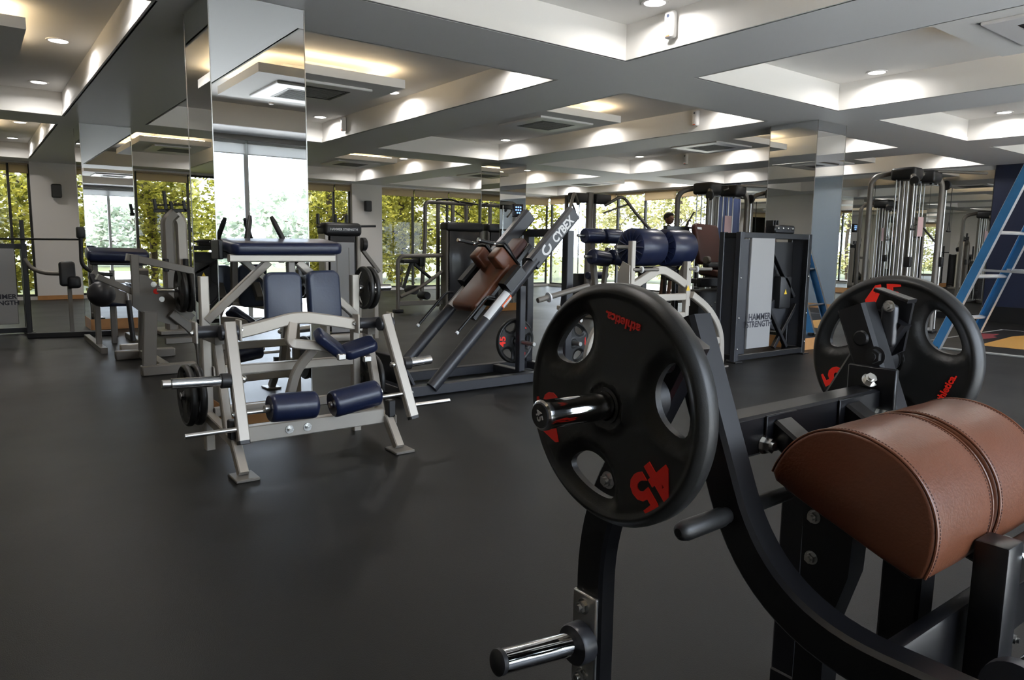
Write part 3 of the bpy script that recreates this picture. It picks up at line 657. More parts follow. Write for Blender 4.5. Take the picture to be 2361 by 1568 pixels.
# ================================================================== leg curl machine
def rotpad(c, size, r, vert, xa, ya):
    """rounded pad: local x -> xa, local y -> ya, thickness along the normal"""
    x = V(xa).normalized(); y = V(ya); y = (y-x*y.dot(x)).normalized(); z = x.cross(y)
    return MB().rbox(c, size, r, 3, Matrix((x, y, z)).transposed(), vert)
def roller(mb, a, b, r):
    a, b = V(a), V(b); L = (b-a).length; mb.lathe([(.012, .004), (r*.55, .002), (r*.86, .0), (r*.97, .009), (r, .024), (r, L-.024), (r*.97, L-.009), (r*.86, L), (r*.55, L-.002), (.012, L-.004)], a, b-a, 28); return mb
lc = thing('leg_curl_machine', 'silver leg curl machine with navy pads and rollers in front of the large mirrored column', 'gym machine', (1.63, 4.3, 0))
for s, X, YR in ((-1, 1.15, 4.68), (1, 2.12, 4.62)):
    leg = part('front_leg', MB().sweep([(X, 3.985, .02), (X, 4.125, .175), (X, YR, .215)], rect(.055, .06, .006), (1, 0, 0)), 'plat', lc)
    part('foot_plate', MB().rbox((X, 3.975, .009), (.13, .16, .018), .004, 1), 'plat_dark', leg)
    part('leg_strut', MB().bar((X, 4.235, .17), (X, 4.44, .74), .05, .055, (1, 0, 0)), 'plat', lc)
    part('rear_post', MB().bar((X, YR, 0), (X, YR, 1.09), .055, .055, (1, 0, 0)), 'plat', lc)
    pv = part('pivot_shaft', MB().cyl((X-.10*s, 4.36, .785), (X+.13*s, 4.36, .785), .036, .004), 'charcoal', lc)
    for dx in (-.11, .135): part('pivot_plate', MB().rbox((X+dx*s, 4.36, .785), (.014, .09, .125), .004, 1), 'plat', pv)
    for dx in (-.118, .143): part('pivot_bolt', hexbolt(MB(), (X+dx*s, 4.36, .785), (math.copysign(1, dx)*s, 0, 0), .014, .01), 'bolt', pv)
    part('pivot_mount', MB().bar((X, 4.36, .735), (X, YR, .735), .055, .06, (1, 0, 0)), 'plat_dark', lc)
    at = V((X+.035*(s > 0)+.02*(s < 0), 4.235, .845)); ab = V((X+.02*(s < 0)+.125*(s > 0), 4.03, .20))
    arm = part('swing_arm', MB().sweep([at, ab], rect(.064, .055, .006), (1, 0, 0)), 'plat', lc)
    part('arm_end_cap', MB().sweep([ab, ab+(ab-at).normalized()*.02], rect(.062, .053, .006), (1, 0, 0)), 'plastic_b', arm)
    part('arm_hub', MB().cyl(at.lerp(ab, .09)-V((.05, -.03, 0)), at.lerp(ab, .09)+V((.05, .03, 0)), .045), 'charcoal', arm)
    p = at.lerp(ab, .49); hn = part('plate_horn', MB().cyl(p+V((s*.03, .0, 0)), p+V((s*.34 if s < 0 else .24, .0, .012)), .030, .003, 24), 'chrome', arm)
    part('horn_collar', MB().cyl(p+V((s*.03, 0, 0)), p+V((s*.085, 0, .002)), .042, .004), 'plastic_b', hn)
    if s < 0: part('horn_tip', MB().cyl(p+V((-.34, 0, .012)), p+V((-.385, 0, .014)), .023, .003), 'steel', hn)
    part('hub_bolt', MB().ball(p+V((-s*.04, 0, 0)), .022), 'bolt', arm)
    p = at.lerp(ab, .90); part('storage_peg', MB().rod(p+V((s*.02, 0, 0)), p+V((s*.30, 0, .0)), .0135), 'steel', arm)
    p = at.lerp(ab, .775)
    q0 = (1.60, 4.05, .352) if s < 0 else (1.705, 4.06, .335); q1 = (1.325, 4.05, .362) if s < 0 else (2.01, 4.06, .377)
    part('roller_rod', MB().rod(p, V(q0)+(V(q0)-V(q1)).normalized()*.012, .013), 'steel', arm)
    part('rod_bolt', hexbolt(MB(), p+V((s*.028, 0, 0)), (s, 0, 0), .014, .01), 'bolt', arm)
    rl = part('roller_pad', roller(MB(), q0, q1, .083), 'blue', lc)
    d = (V(q1)-V(q0)).normalized(); part('roller_collar', MB().cyl(V(q1)-d*.004, V(q1)+d*.03, .021), 'steel', rl); part('roller_collar', MB().cyl(V(q0)-d*.016, V(q0)+d*.004, .02), 'steel', rl)
    st = part('stop_block', MB().rbox((X+s*.01, 4.12, .25), (.05, .06, .11), .006, 1), 'plastic_b', lc)
    part('v_brace', MB().bar((X+s*-.01, YR-.01, .82), (1.515 if s < 0 else 1.70, 4.56, 1.185), .05, .05, (0, 1, 0)), 'plat', lc)
part('warning_label', MB().box((2.1485, 4.07, .155), (2.1495, 4.11, .21)), 'white_print', lc, 0)
ft = part('front_tube', MB().bar((1.178, 4.165, .20), (2.092, 4.165, .20), .095, .06), 'plat', lc)
for x in (1.47, 1.58): part('tube_bolt', hexbolt(MB().cyl((x, 4.134, .20), (x, 4.13, .20), .026, .001), (x, 4.13, .20), (0, -1, 0), .015, .012), 'bolt', ft)
for z in (.24, .50): part('rear_tube', MB().bar((1.178, 4.65, z), (2.092, 4.62, z), .06, .05), 'plat', lc)
part('wing_tube', MB().sweep(fillet([(1.24, 4.38, .765), (1.40, 4.40, .79), (1.64, 4.42, .845), (1.90, 4.40, .80), (2.06, 4.38, .765)], .1, 5), rect(.05, .075, .007), (0, 1, 0)), 'plat', lc)
part('chest_beam', MB().bar((1.265, 4.53, 1.205), (1.935, 4.53, 1.205), .045, .06), 'plat', lc)
cp = part('chest_pad', rotpad((1.625, 4.625, 1.278), (.71, .33, .075), .026, .05, (1, 0, .012), (0, 1, .10)), 'blue', lc)
part('pad_board', rotpad((1.61, 4.66, 1.232), (.66, .26, .02), .004, 0, (1, 0, .012), (0, 1, .10)), 'plastic_b', cp)
part('side_bracket', MB().rbox((1.245, 4.70, 1.255), (.03, .17, .12), .006, 1), 'plastic_b', lc)
for a, b in (((1.455, 4.82, 1.26), (1.515, 4.90, 1.475)), ((1.735, 4.82, 1.26), (1.655, 4.90, 1.475))): part('hand_grip', MB().lathe([(.014, 0), (.018, .01), (.018, .20), (.012, (V(b)-V(a)).length)], a, V(b)-V(a), 14), 'rubber', lc)
part('grip_beam', MB().bar((1.40, 4.82, 1.245), (1.79, 4.82, 1.245), .04, .04), 'plat_dark', lc)
part('grip_beam_arm', MB().bar((1.60, 4.82, 1.235), (1.60, 4.56, 1.195), .04, .04, (1, 0, 0)), 'plat_dark', lc)
kp = part('thigh_pad', rotpad((1.562, 4.45, .953), (.232, .335, .065), .018, .05, (1, -.06, .0), (-.01, .05, 1)), 'blue2', lc)
kp = part('thigh_pad', rotpad((1.832, 4.46, .956), (.225, .345, .065), .018, .05, (1, .10, .02), (-.19, .05, 1)), 'blue2', lc)
for x, y in ((1.562, 4.50), (1.84, 4.51)): part('pad_bracket', MB().bar((x, y, .97), (x, y+.10, .86), .06, .05, (1, 0, 0)), 'plat_dark', lc)
part('pad_mast', MB().bar((1.66, 4.55, .84), (1.66, 4.575, 1.18), .05, .05, (1, 0, 0)), 'plat_dark', lc)
va = part('elbow_arm', MB().sweep(fillet([(1.60, 4.41, .80), (1.565, 4.36, .685), (1.74, 4.32, .66), (1.97, 4.31, .59)], .035, 4), rect(.05, .06, .006), (0, 1, 0)), 'plat', lc)
part('elbow_post', MB().sweep(fillet([(1.72, 4.36, .64), (1.63, 4.44, .50), (1.60, 4.50, .30), (1.60, 4.62, .25)], .08, 5), rect(.05, .055, .006), (0, 1, 0)), 'plat', lc)
part('elbow_pad', rotpad((1.785, 4.265, .678), (.235, .145, .065), .02, .04, (1, .15, -.80), (.35, 1, .25)), 'blue', va)
part('elbow_pad', rotpad((1.985, 4.265, .638), (.225, .155, .065), .02, .045, (1, -.2, .30), (.1, 1, .3)), 'blue', va)
for c in ((1.83, 4.19, .60), (2.0, 4.18, .575)): part('pad_knob', MB().rbox(c, (.055, .03, .04), .006, 1), 'steel', va)
part('plate_peg', MB().cyl((1.122, 4.68, .36), (.99, 4.68, .36), .0245, .003), 'chrome', lc)
part('plate_peg', MB().cyl((2.148, 4.62, 1.0), (2.395, 4.62, 1.0), .0235, .003), 'chrome', lc)
part('plate_peg', MB().cyl((2.148, 4.62, .36), (2.30, 4.62, .36), .0245, .003), 'chrome', lc)
for x, lb in ((1.085, 'dark plate nearer the post, low on the left of the silver leg curl machine'), (1.03, 'outer dark plate low on the left of the silver leg curl machine')):
    weight_plate((x, 4.68, .36), lb, 'X', 40, False, 'plates stored on the leg curl machine', .85)
for x, lb in ((2.19, 'dark plate nearer the post, high on the right of the silver leg curl machine'), (2.235, 'outer dark plate high on the right of the silver leg curl machine')):
    weight_plate((x, 4.62, 1.0), lb, 'X', 10, False, 'plates stored on the leg curl machine', .66)
for x, lb in ((2.19, 'inner dark plate low on the right of the silver leg curl machine'), (2.245, 'outer dark plate low on the right of the silver leg curl machine')):
    weight_plate((x, 4.62, .36), lb, 'X', 70, False, 'plates stored on the leg curl machine', .80)

# ================================================================== hack squat machine
hs = thing('hack_squat_machine', 'charcoal hack squat sled with brown pads on inclined twin rails', 'gym machine', (3.7, 5.67, 0))
for y in (5.35, 6.0): part('base_rail', MB().bar((2.86, y, .055), (4.78, y, .055), .09, .09, (0, 0, 1)), 'charcoal', hs)
for x in (2.90, 4.30, 4.74): part('base_crossbar', MB().bar((x, 5.39, .055), (x, 5.96, .055), .08, .08), 'charcoal', hs)
RD = V((1.60, 0, 1.57)).normalized(); RN = V((-RD.z, 0, RD.x)); S0 = V((3.16, 0, .09))
def onrail(t, y, n=0): return S0+V((0, y, 0))+RD*t+RN*n
part('foot_board', MB().rbox((2.98, 5.67, .17), (.03, .56, .42), .006, 1, Matrix.Rotation(-.5, 3, 'Y')), 'charcoal', hs)
for y in (5.31, 6.0):
    r = part('rail', MB().sweep([onrail(-.02, y), onrail(1.55, y)], circ(.056, 20), (0, 1, 0)), 'charcoal', hs)
    part('rail_sleeve', MB().sweep([onrail(1.50, y), onrail(2.20, y)], rect(.095, .15, .02), (0, 1, 0)), 'charcoal', r)
    part('slide_block', MB().sweep([onrail(1.12, y, .06), onrail(1.36, y, .06)], rect(.12, .13, .02), (0, 1, 0)), 'black', hs)
    hd = part('safety_handle', MB().sweep(fillet([onrail(.98, y, .09), onrail(.93, y, .15), onrail(.50, y, .15)], .05, 4), circ(.014, 10), (0, 1, 0)), 'black', hs)
    part('handle_tip', MB().cyl(onrail(.50, y, .15), onrail(.475, y, .15), .0165, .003), 'white_print', hd)
def arcsec(a0, a1, r=.0568): return [(r*math.cos(math.radians(a0+(a1-a0)*i/8)), r*math.sin(math.radians(a0+(a1-a0)*i/8))) for i in range(9)]+[((r-.0006)*math.cos(math.radians(a1-(a1-a0)*i/8)), (r-.0006)*math.sin(math.radians(a1-(a1-a0)*i/8))) for i in range(9)]
part('instruction_label', MB().sweep([onrail(.86, 6.0), onrail(1.10, 6.0)], arcsec(100, 165), (0, 1, 0)), 'white_print', hs)
part('instruction_label', MB().sweep([onrail(.78, 5.31), onrail(1.10, 5.31)], arcsec(95, 170), (0, 1, 0)), 'white_print', hs)
part('warning_label', MB().sweep([onrail(.96, 5.31), onrail(1.10, 5.31)], arcsec(178, 240), (0, 1, 0)), 'orange_print', hs)
part('label_panel', MB().sweep([onrail(.97, 5.31), onrail(1.09, 5.31)], arcsec(192, 238, .0574), (0, 1, 0)), 'white_print', hs)
part('logo_lettering', text_mb('CYBEX', .118, RD, RN, onrail(1.965, 5.2615, -.003), .002, .004, .98, .86), 'white_print', hs, 0)
lg = MB(); lg.sweep([onrail(1.695+.052*math.cos(a), 5.2615, .002+.042*math.sin(a)) for a in [PI*.42+i*PI*2/26*.86 for i in range(27)]], [(-.001, -.011), (.001, -.011), (.001, .011), (-.001, .011)], (0, 1, 0)); part('logo_swoosh', lg, 'white_print', hs, 0)
for a, b, w in (((4.27, 5.52, .09), (4.27, 5.52, .92), .07), ((4.72, 5.36, .09), (4.72, 5.36, 1.46), .085), ((4.72, 5.98, .09), (4.72, 5.98, 1.46), .085)): part('support_post', MB().bar(a, b, w, w, (1, 0, 0)), 'charcoal', hs)
part('top_crossbar', MB().bar((4.70, 5.40, 1.44), (4.70, 5.94, 1.44), .08, .08), 'charcoal', hs)
def onc(t, y, n=0): return onrail(t+.02, y, n-.13)
bp = part('back_pad', rotpad(onc(1.10, 5.655, .205), (.62, .40, .08), .025, .07, RD, (0, 1, 0)), 'leather', hs)
part('carriage', MB().bar(onc(1.02, 5.37, .06), onc(1.02, 5.94, .06), .06, .08), 'black', hs)
part('carriage', MB().bar(onc(1.28, 5.37, .08), onc(1.28, 5.94, .08), .07, .09), 'black', hs)
part('head_pad', rotpad(onc(1.62, 5.70, .17), (.26, .20, .09), .025, .03, RD, (0, 1, 0)), 'leather_dark', hs)
part('spine', MB().bar(onc(.8, 5.655, .06), onc(1.78, 5.68, .08), .07, .05, (0, 1, 0)), 'black', hs)
for y, dy in ((5.53, -.02), (5.83, .02)):
    sp = part('shoulder_pad', rotpad(onc(1.36, y, .27), (.15, .135, .26), .022, .0, RD+V((.0, 0, 0)), (0, 1, 0)), 'leather', hs)
    part('pad_backing', rotpad(onc(1.45, y, .27), (.022, .14, .27), .005, 0, RD, (0, 1, 0)), 'black', sp)
    g = part('shoulder_handle', MB().sweep(fillet([onc(1.48, y, .18), onc(1.50, y+dy, .40), onc(1.40, y+dy, .46)], .04, 4), circ(.013, 10), (0, 1, 0)), 'black', hs)
    part('hand_grip', MB().cyl(onc(1.40, y+dy, .46), onc(1.30, y+dy, .60), .018, .003), 'rubber', g)
    part('grip_ring', MB().cyl(onc(1.40, y+dy, .46), onc(1.388, y+dy, .477), .021, .003), 'chrome', g)
    part('grip_tip', MB().cyl(onc(1.30, y+dy, .60), onc(1.285, y+dy, .62), .02, .004), 'chrome', g)
hn = part('sled_horn', MB().cyl((4.25, 5.24, .80), (4.86, 5.20, .93), .026, .004), 'plat_dark', hs)
part('horn_ring', MB().lathe([(.03, 0), (.048, .003), (.048, .017), (.03, .02)], (4.37, 5.232, .825), (.61, -.04, .13)), 'white_print', hn)
part('plate_peg', MB().cyl((4.27, 5.555, .375), (4.27, 5.80, .375), .024, .003), 'steel', hs)
part('plate_peg', MB().cyl((4.27, 5.485, .375), (4.27, 5.30, .375), .02, .003), 'steel', hs)
weight_plate((4.28, 5.62, .375), 'rubber plate with red numbers behind the post of the hack squat sled', 'Y', 20, True, 'plates on the hack squat')

# ================================================================== glute ham bench with navy rolls
gh = thing('glute_ham_bench', 'silver bench with large navy round pads behind the near left plate', 'gym machine', (5.7, 5.4, 0))
for s, X in ((-1, 5.22), (1, 6.06)):
    part('front_post', MB().bar((X, 4.98, .55), (X, 4.98, 1.37 if s < 0 else 1.17), .055, .06, (1, 0, 0)), 'plat', gh)
    part('side_plate', MB().prism([(X+s*.035, 4.96, .70), (X+s*.035, 4.96, 1.13), (X+s*.035, 5.06, 1.17), (X+s*.035, 5.12, 1.05), (X+s*.035, 5.12, .74)], (s*.012, 0, 0)), 'plat', gh)
    part('warning_sign', MB().prism([(X-.055, 4.935, .865), (X+.005, 4.935, .865), (X-.025, 4.935, .925)], (0, -.001, 0)), 'yellow', gh, 0)
    part('curved_leg', MB().sweep(fillet([(X+s*.05, 4.95, .82), (X+s*.35, 4.95, .66), (X+s*.58, 4.95, .40), (X+s*.60, 4.95, .02)], .18, 7), rect(.06, .075, .008), (0, 1, 0)), 'plat', gh)
    part('foot_plate', MB().rbox((X+s*.60, 4.95, .009), (.11, .16, .018), .004, 1), 'plat_dark', gh)
    part('rear_strut', MB().bar((X, 5.0, .60), (X+s*-.12, 6.2, .62), .05, .055, (0, 0, 1)), 'plat', gh)
    part('rear_post', MB().bar((X+s*-.12, 6.2, .0), (X+s*-.12, 6.05, 1.30), .05, .055, (1, 0, 0)), 'plat_dark', gh)
    part('grip_bar', MB().rod((X, 4.96, 1.09), (X+.30, 4.90, 1.09), .017), 'plat_dark', gh)
    part('grip_ring', MB().cyl((X+.09, 4.94, 1.09), (X+.11, 4.936, 1.09), .035, .006), 'white_print', gh)
part('arch_beam', MB().sweep(fillet([(5.25, 4.98, .93), (5.45, 4.98, 1.02), (5.64, 4.98, 1.10), (5.85, 4.98, 1.02), (6.03, 4.98, .93)], .12, 6), rect(.05, .085, .007), (0, 1, 0)), 'plat', gh)
for z in (.80, .60): part('cross_tube', MB().bar((5.25, 4.98, z), (6.03, 4.98, z), .07, .05), 'plat', gh)
part('lower_tube', MB().bar((4.70, 4.95, .30), (6.60, 4.95, .30), .075, .05), 'plat', gh)
for x0, x1 in ((5.44, 5.82), (5.92, 6.30)):
    rp = part('round_pad', roller(MB(), (x0, 5.22, 1.31), (x1, 5.22, 1.31), .195), 'blue', gh)
    pl = MB()
    for i in range(16):
        a = 2*PI*i/16; pl.sweep([(x0-.001, 5.22+.06*math.cos(a), 1.31+.06*math.sin(a)), (x0-.005, 5.22+.125*math.cos(a), 1.31+.125*math.sin(a)), (x0+.002, 5.22+.18*math.cos(a), 1.31+.18*math.sin(a))], circ(.006, 6), (1, 0, 0))
    part('pleats', pl, 'blue', rp)
part('pad_axle', MB().rod((5.23, 5.22, 1.31), (6.32, 5.22, 1.31), .02), 'plat_dark', gh)
part('pad_carriage', MB().rbox((5.79, 5.22, 1.08), (.5, .22, .06), .01, 1), 'plastic_b', gh)
part('pad_stem', MB().bar((5.64, 5.22, .62), (5.64, 5.22, 1.06), .07, .07, (1, 0, 0)), 'plastic_b', gh)
for z, y in ((1.43, 5.98), (1.20, 5.86)):
    for x0, x1 in ((5.50, 5.76), (5.80, 6.06)):
        f = part('ankle_roller', roller(MB(), (x0, y, z), (x1, y, z-.03*(z < 1.3)), .085), 'blue', gh)
    part('ankle_rod', MB().rod((5.40, y, z), (6.12, y, z-.02), .016), 'steel', gh)
part('ankle_mast', MB().bar((5.70, 5.94, .62), (5.70, 6.10, 1.45), .06, .06, (1, 0, 0)), 'plat_dark', gh)
part('spine_tube', MB().bar((5.64, 5.0, .60), (5.68, 6.2, .60), .07, .07, (0, 0, 1)), 'plat', gh)

# small plate tree partly hidden behind the near plate
pt = thing('plate_tree', 'low charcoal plate stand seen through the upper grip of the near plate', 'plate rack', (5.05, 5.75, 0))
part('base', MB().rbox((5.05, 5.75, .02), (.5, .5, .04), .01, 1), 'charcoal', pt); part('post', MB().bar((5.05, 5.75, .04), (5.05, 5.75, .70), .08, .08, (1, 0, 0)), 'charcoal', pt)
for z in (.30, .55): part('peg', MB().cyl((5.05, 5.71, z), (5.05, 5.50, z), .024, .003), 'steel', pt)
weight_plate((5.05, 5.63, .30), 'rubber plate with red numbers on the low plate stand', 'Y', 75, True, 'plates on the hack squat')

# ================================================================== racks with a silver front panel
def rack(x0, y0, w, h, px0, px1, label, flip=1):
    t = thing('panel_rack', label, 'gym machine', (x0+w/2, y0+.3, 0), 'black racks with silver panels'); x1 = x0+w; d = .26
    for x in (x0+.035, x1-.035):
        for y in (y0+.035, y0+d): 
            p = part('upright', MB().bar((x, y, .0), (x, y, h), .07, .07, (1, 0, 0)), 'charcoal' if x < x0+.1 and flip > 0 else 'black', t)
            part('floor_foot', MB().rbox((x, y-.01, .008), (.13, .13, .016), .003, 1), 'black', p)
            for z in (.16, .52, .98): 
                if y < y0+.1: part('upright_bolt', MB().ball((x, y-.037, z), .011), 'bolt', p)
        part('side_rail', MB().bar((x, y0+.07, .06), (x, y0+d-.035, .06), .06, .06, (1, 0, 0)), 'black', t)
        part('side_panel', MB().box((x-.012, y0+.07, .09), (x+.012, y0+d-.035, h-.07)), 'charcoal', t, 0)
        part('side_rail', MB().bar((x, y0+.07, h-.04), (x, y0+d-.035, h-.04), .06, .06, (1, 0, 0)), 'black', t)
    for z in (.05, h-.035): part('front_rail', MB().bar((x0+.07, y0+.035, z), (x1-.07, y0+.035, z), .07, .06), 'black', t)
    pn = part('silver_panel', MB().rbox(((px0+px1)/2, y0+.02, h*.53), (px1-px0, .03, h-.20), .006, 1), 'panel', t)
    part('panel_edge', MB().box((x0+.072 if flip > 0 else px0-.07, y0+.03, .09), (px0-.002, y0+.06, h-.08)), 'charcoal', t, 0)
    cx = (px0+px1)/2; sz = (px1-px0)*.235
    part('panel_lettering', text_mb('HAMMER', sz, (1, 0, 0), (0, 0, 1), (cx, y0+.0043, .515), .001, .003), 'dark_print', pn, 0)
    part('panel_lettering', text_mb('STRENGTH', sz*.93, (1, 0, 0), (0, 0, 1), (cx, y0+.0043, .43), .001, .003), 'dark_print', pn, 0)
    a, b = (px1+.06, x1-.09) if flip > 0 else (x0+.09, px0-.06); m = (a+b)/2
    part('brace', MB().bar((a, y0+.10, .62), (m+.12, y0+.10, .10), .05, .05, (0, 1, 0)), 'black', t)
    part('brace', MB().bar((b, y0+.12, .62), (m-.12, y0+.12, .10), .05, .05, (0, 1, 0)), 'black', t)
    part('brace', MB().bar((a, y0+.13, h-.12), (b-.05, y0+.13, .72), .06, .05, (0, 1, 0)), 'black', t)
    part('rear_guard', MB().box((a, y0+.20, .40), (b, y0+.215, h-.10)), 'plastic_b', t, 0)
    bx = part('gear_box', MB().rbox((m+.06, y0+.17, .78), (.24, .14, .40), .02, 2), 'plastic_b', t)
    part('warning_sign', MB().prism([(m+.02, y0+.098, .76), (m+.08, y0+.098, .76), (m+.05, y0+.098, .82)], (0, -.001, 0)), 'yellow', bx, 0)
    part('cam_disc', MB().cyl((m, y0+.17, .50), (m, y0+.22, .50), .20, .008, 28), 'charcoal', t)
    tp = part('top_clamp', MB().rbox((m-.10, y0+.13, h+.05), (.42, .14, .10), .015, 1), 'black', t)
    for i in range(4): part('clamp_bolt', MB().ball((m-.25+i*.1, y0+.058, h+.06), .013), 'bolt', tp)
    for i in range(3): part('stop_fin', MB().rbox((m-.32+i*.05, y0+.13, h+.12), (.018, .10, .07), .004, 1), 'plastic_b', tp)
    return t
rack(6.99, 5.0, 1.46, 1.50, 7.21, 7.67, 'tall black rack with a silver panel left of the right mirrored column')
rack(-.75, 12.02, 1.42, 1.24, .14, .52, 'black rack with a grey panel cut off at the left edge', -1)

# ================================================================== dark leg press with brown backrest
lp = thing('leg_press_machine', 'dark leg press with a tall brown backrest behind the navy round pads', 'gym machine', (8.0, 6.3, 0))
part('backrest', rotpad((8.03, 6.28, 1.36), (.50, .56, .09), .03, .06, (1, 0, -.05), (.14, .26, 1)), 'leather_dark', lp)
part('brand_patch', rotpad((7.84, 6.265, 1.575), (.09, .03, .004), .001, 0, (1, 0, -.05), (.14, .26, 1)), 'white_print', lp)
part('seat_cushion', rotpad((8.18, 6.14, .98), (.56, .36, .10), .03, .05, (1, 0, -.03), (0, 1, .1)), 'leather_dark', lp)
part('lumbar_roll', MB().cyl((7.80, 6.12, 1.085), (8.45, 6.12, 1.075), .05, .02), 'black', lp)
for x in (7.62, 8.46):
    part('side_post', MB().bar((x, 6.45, 0), (x, 6.45, 1.02), .07, .07, (1, 0, 0)), 'black', lp); part('base_rail', MB().bar((x, 6.0, .035), (x, 7.3, .035), .07, .07, (1, 0, 0)), 'black', lp)
    part('side_arm', MB().bar((x, 6.05, .88), (x, 6.6, .90), .06, .06, (1, 0, 0)), 'black', lp)
    part('back_strut', MB().bar((x, 6.48, 1.0), (8.03, 6.42, 1.5), .05, .05, (0, 1, 0)), 'black', lp)
part('front_beam', MB().rbox((8.06, 6.02, .87), (1.0, .07, .12), .01, 1), 'black', lp)
part('lower_housing', MB().rbox((8.05, 6.25, .45), (.72, .30, .62), .05, 2), 'plastic_b', lp)
part('side_shield', MB().rbox((8.44, 6.04, .66), (.12, .04, .34), .015, 2), 'leather', lp)
part('adjust_wheel', MB().cyl((7.66, 6.0, 1.16), (7.72, 6.0, 1.16), .05, .006), 'plat_dark', lp)
for i in range(4): part('housing_bolt', MB().ball((7.95+i*.07, 6.095, .55+.04*(i % 2)), .012), 'bolt', lp)
part('head_beam', MB().bar((7.45, 6.52, 1.55), (7.85, 6.48, 1.55), .10, .08), 'black', lp)

# ================================================================== cable towers
def tower(x, y, h, label, bar=True, group='cable towers'):
    t = thing('cable_tower', label, 'cable machine', (x, y, 0), group)
    for i, (dx, dy) in enumerate(((-.50, -.32), (.50, -.32), (-.50, .32), (.50, .32))):
        px, py = x+dx, y+dy
        part('post', MB().sweep(fillet([(px, py, .0), (px, py, h-.06), (px-dx*.6, py-dy*.6, h+.02)], .16, 6), circ(.042, 14), (1, 0, 0)), 'plat_dark', t)
        part('floor_foot', MB().rbox((px, py, .02), (.16, .16, .04), .01, 1), 'plastic_b', t)
    part('centre_post', MB().sweep([(x, y, .0), (x, y, h+.03)], oval(.06, .05), (1, 0, 0)), 'plat_dark', t)
    part('base_beam', MB().bar((x-.5, y-.32, .05), (x+.5, y+.32, .05), .08, .08), 'plat_dark', t); part('base_beam', MB().bar((x-.5, y+.32, .05), (x+.5, y-.32, .05), .08, .07), 'plat_dark', t)
    for s in (-1, 1):
        part('pulley_shroud', MB().rbox((x+s*.33, y-.14, h-.03), (.30, .38, .19), .05, 3), 'plastic_b', t)
        part('pulley_wheel', MB().cyl((x+s*.52, y-.36, h-.16), (x+s*.56, y-.36, h-.16), .075, .01), 'plastic_b', t)
        part('top_bracket', MB().bar((x+s*.18, y-.28, h-.15), (x+s*.50, y-.28, h-.15), .03, .04), 'chrome', t)
        for k in (-2.6, -1, 1, 2.6): part('guide_rod', MB().rod((x+s*.28+k*.075, y-.06, .1), (x+s*.28+k*.075, y-.06, h-.12), .011), 'steel', t)
        st = part('weight_stack', MB().rbox((x+s*.28, y-.06, .40), (.26, .14, .56), .004, 1), 'stack', t)
        for i in range(11): part('stack_plate', MB().rbox((x+s*.28, y-.06, .145+.051*i), (.27, .15, .043), .004, 1), 'stack', st)
        part('cable', MB().rod((x+s*.28, y-.06, .68), (x+s*.28, y-.06, h-.1), .005, 6), 'plastic_b', t)
        part('slide_post', MB().rod((x+s*.55, y-.36, .06), (x+s*.55, y-.36, h-.2), .016), 'steel', t)
        ca = part('slide_carriage', MB().rbox((x+s*.55, y-.36, 1.15), (.09, .10, .16), .02, 2), 'plastic_b', t)
        part('drop_cable', MB().rod((x+s*.62, y-.42, h-.2), (x+s*.62, y-.42, h-.75), .005, 6), 'plastic_b', t)
        hb = part('handle_strap', MB().sweep([(x+s*.62, y-.42, h-.72), (x+s*.62-.05, y-.42, h-.88), (x+s*.62+.05, y-.42, h-.88)], circ(.006, 6), (0, 1, 0), True), 'plastic_b', t)
        part('handle_grip', MB().cyl((x+s*.62-.055, y-.42, h-.88), (x+s*.62+.055, y-.42, h-.88), .016, .003), 'rubber', hb)
    part('notice', MB().box((x+.16, y-.148, 1.55), (x+.34, y-.143, 1.86)), 'green_sign', t, 0)
    if bar: part('overhead_bar', MB().sweep(fillet([(x+.15, y-.1, h-.02), (x+.3, y-.3, h+.05), (x+1.35, y-.62, h+.07)], .1, 4), circ(.024, 12)), 'plat_dark', t)
    return t
tower(10.0, 7.75, 2.30, 'tall dark cable tower in front of the blue pilaster, centre right')
tower(12.0, 5.55, 2.52, 'large cable tower in front of the mirror wall, left of the blue ladder')
tower(13.4, 8.7, 2.45, 'farther cable tower close to the mirror wall, between column and large tower', False)

# lat machine with bent arms
la = thing('lat_pulldown_machine', 'bronze lat pulldown machine with two bent arms near the far right corner windows', 'gym machine', (9.5, 10.2, 0))
part('mast', MB().sweep([(9.5, 10.2, 0), (9.5, 10.2, 2.33)], oval(.075, .065), (1, 0, 0)), 'plat_dark', la)
for s in (-1, 1):
    part('rear_post', MB().bar((9.5+s*.36, 10.45, 0), (9.5+s*.36, 10.45, 2.26), .06, .06, (1, 0, 0)), 'plat_dark', la)
    part('pulley_shroud', MB().rbox((9.5+s*.30, 10.2, 2.22), (.40, .16, .18), .03, 2), 'plastic_b', la)
    ar = part('bent_arm', MB().sweep(fillet([(9.5+s*.34, 10.15, 2.10), (9.5+s*.62, 9.95, 2.30), (9.5+s*.86, 9.80, 1.95), (9.5+s*1.12, 9.62, 1.62)], .12, 5), circ(.03, 12)), 'plat_dark', la)
    part('arm_paddle', MB().rbox((9.5+s*1.16, 9.59, 1.56), (.11, .06, .20), .03, 2, Matrix.Rotation(-s*.6, 3, 'Y')), 'plat_dark', ar)
    part('arm_link', MB().rod((9.5+s*.36, 10.2, 1.96), (9.5+s*.74, 9.9, 2.14), .018), 'plat_dark', la)
    part('guide_rod', MB().rod((9.5+s*.10, 10.38, .1), (9.5+s*.10, 10.38, 2.2), .012), 'chrome', la)
    part('base_rail', MB().bar((9.5+s*.36, 9.5, .04), (9.5+s*.36, 10.5, .04), .07, .07, (1, 0, 0)), 'plat_dark', la)
part('top_beam', MB().bar((9.14, 10.45, 2.24), (9.86, 10.45, 2.24), .07, .07), 'plat_dark', la)
part('weight_stack', MB().rbox((9.5, 10.38, .45), (.30, .15, .7), .005, 1), 'stack', la)
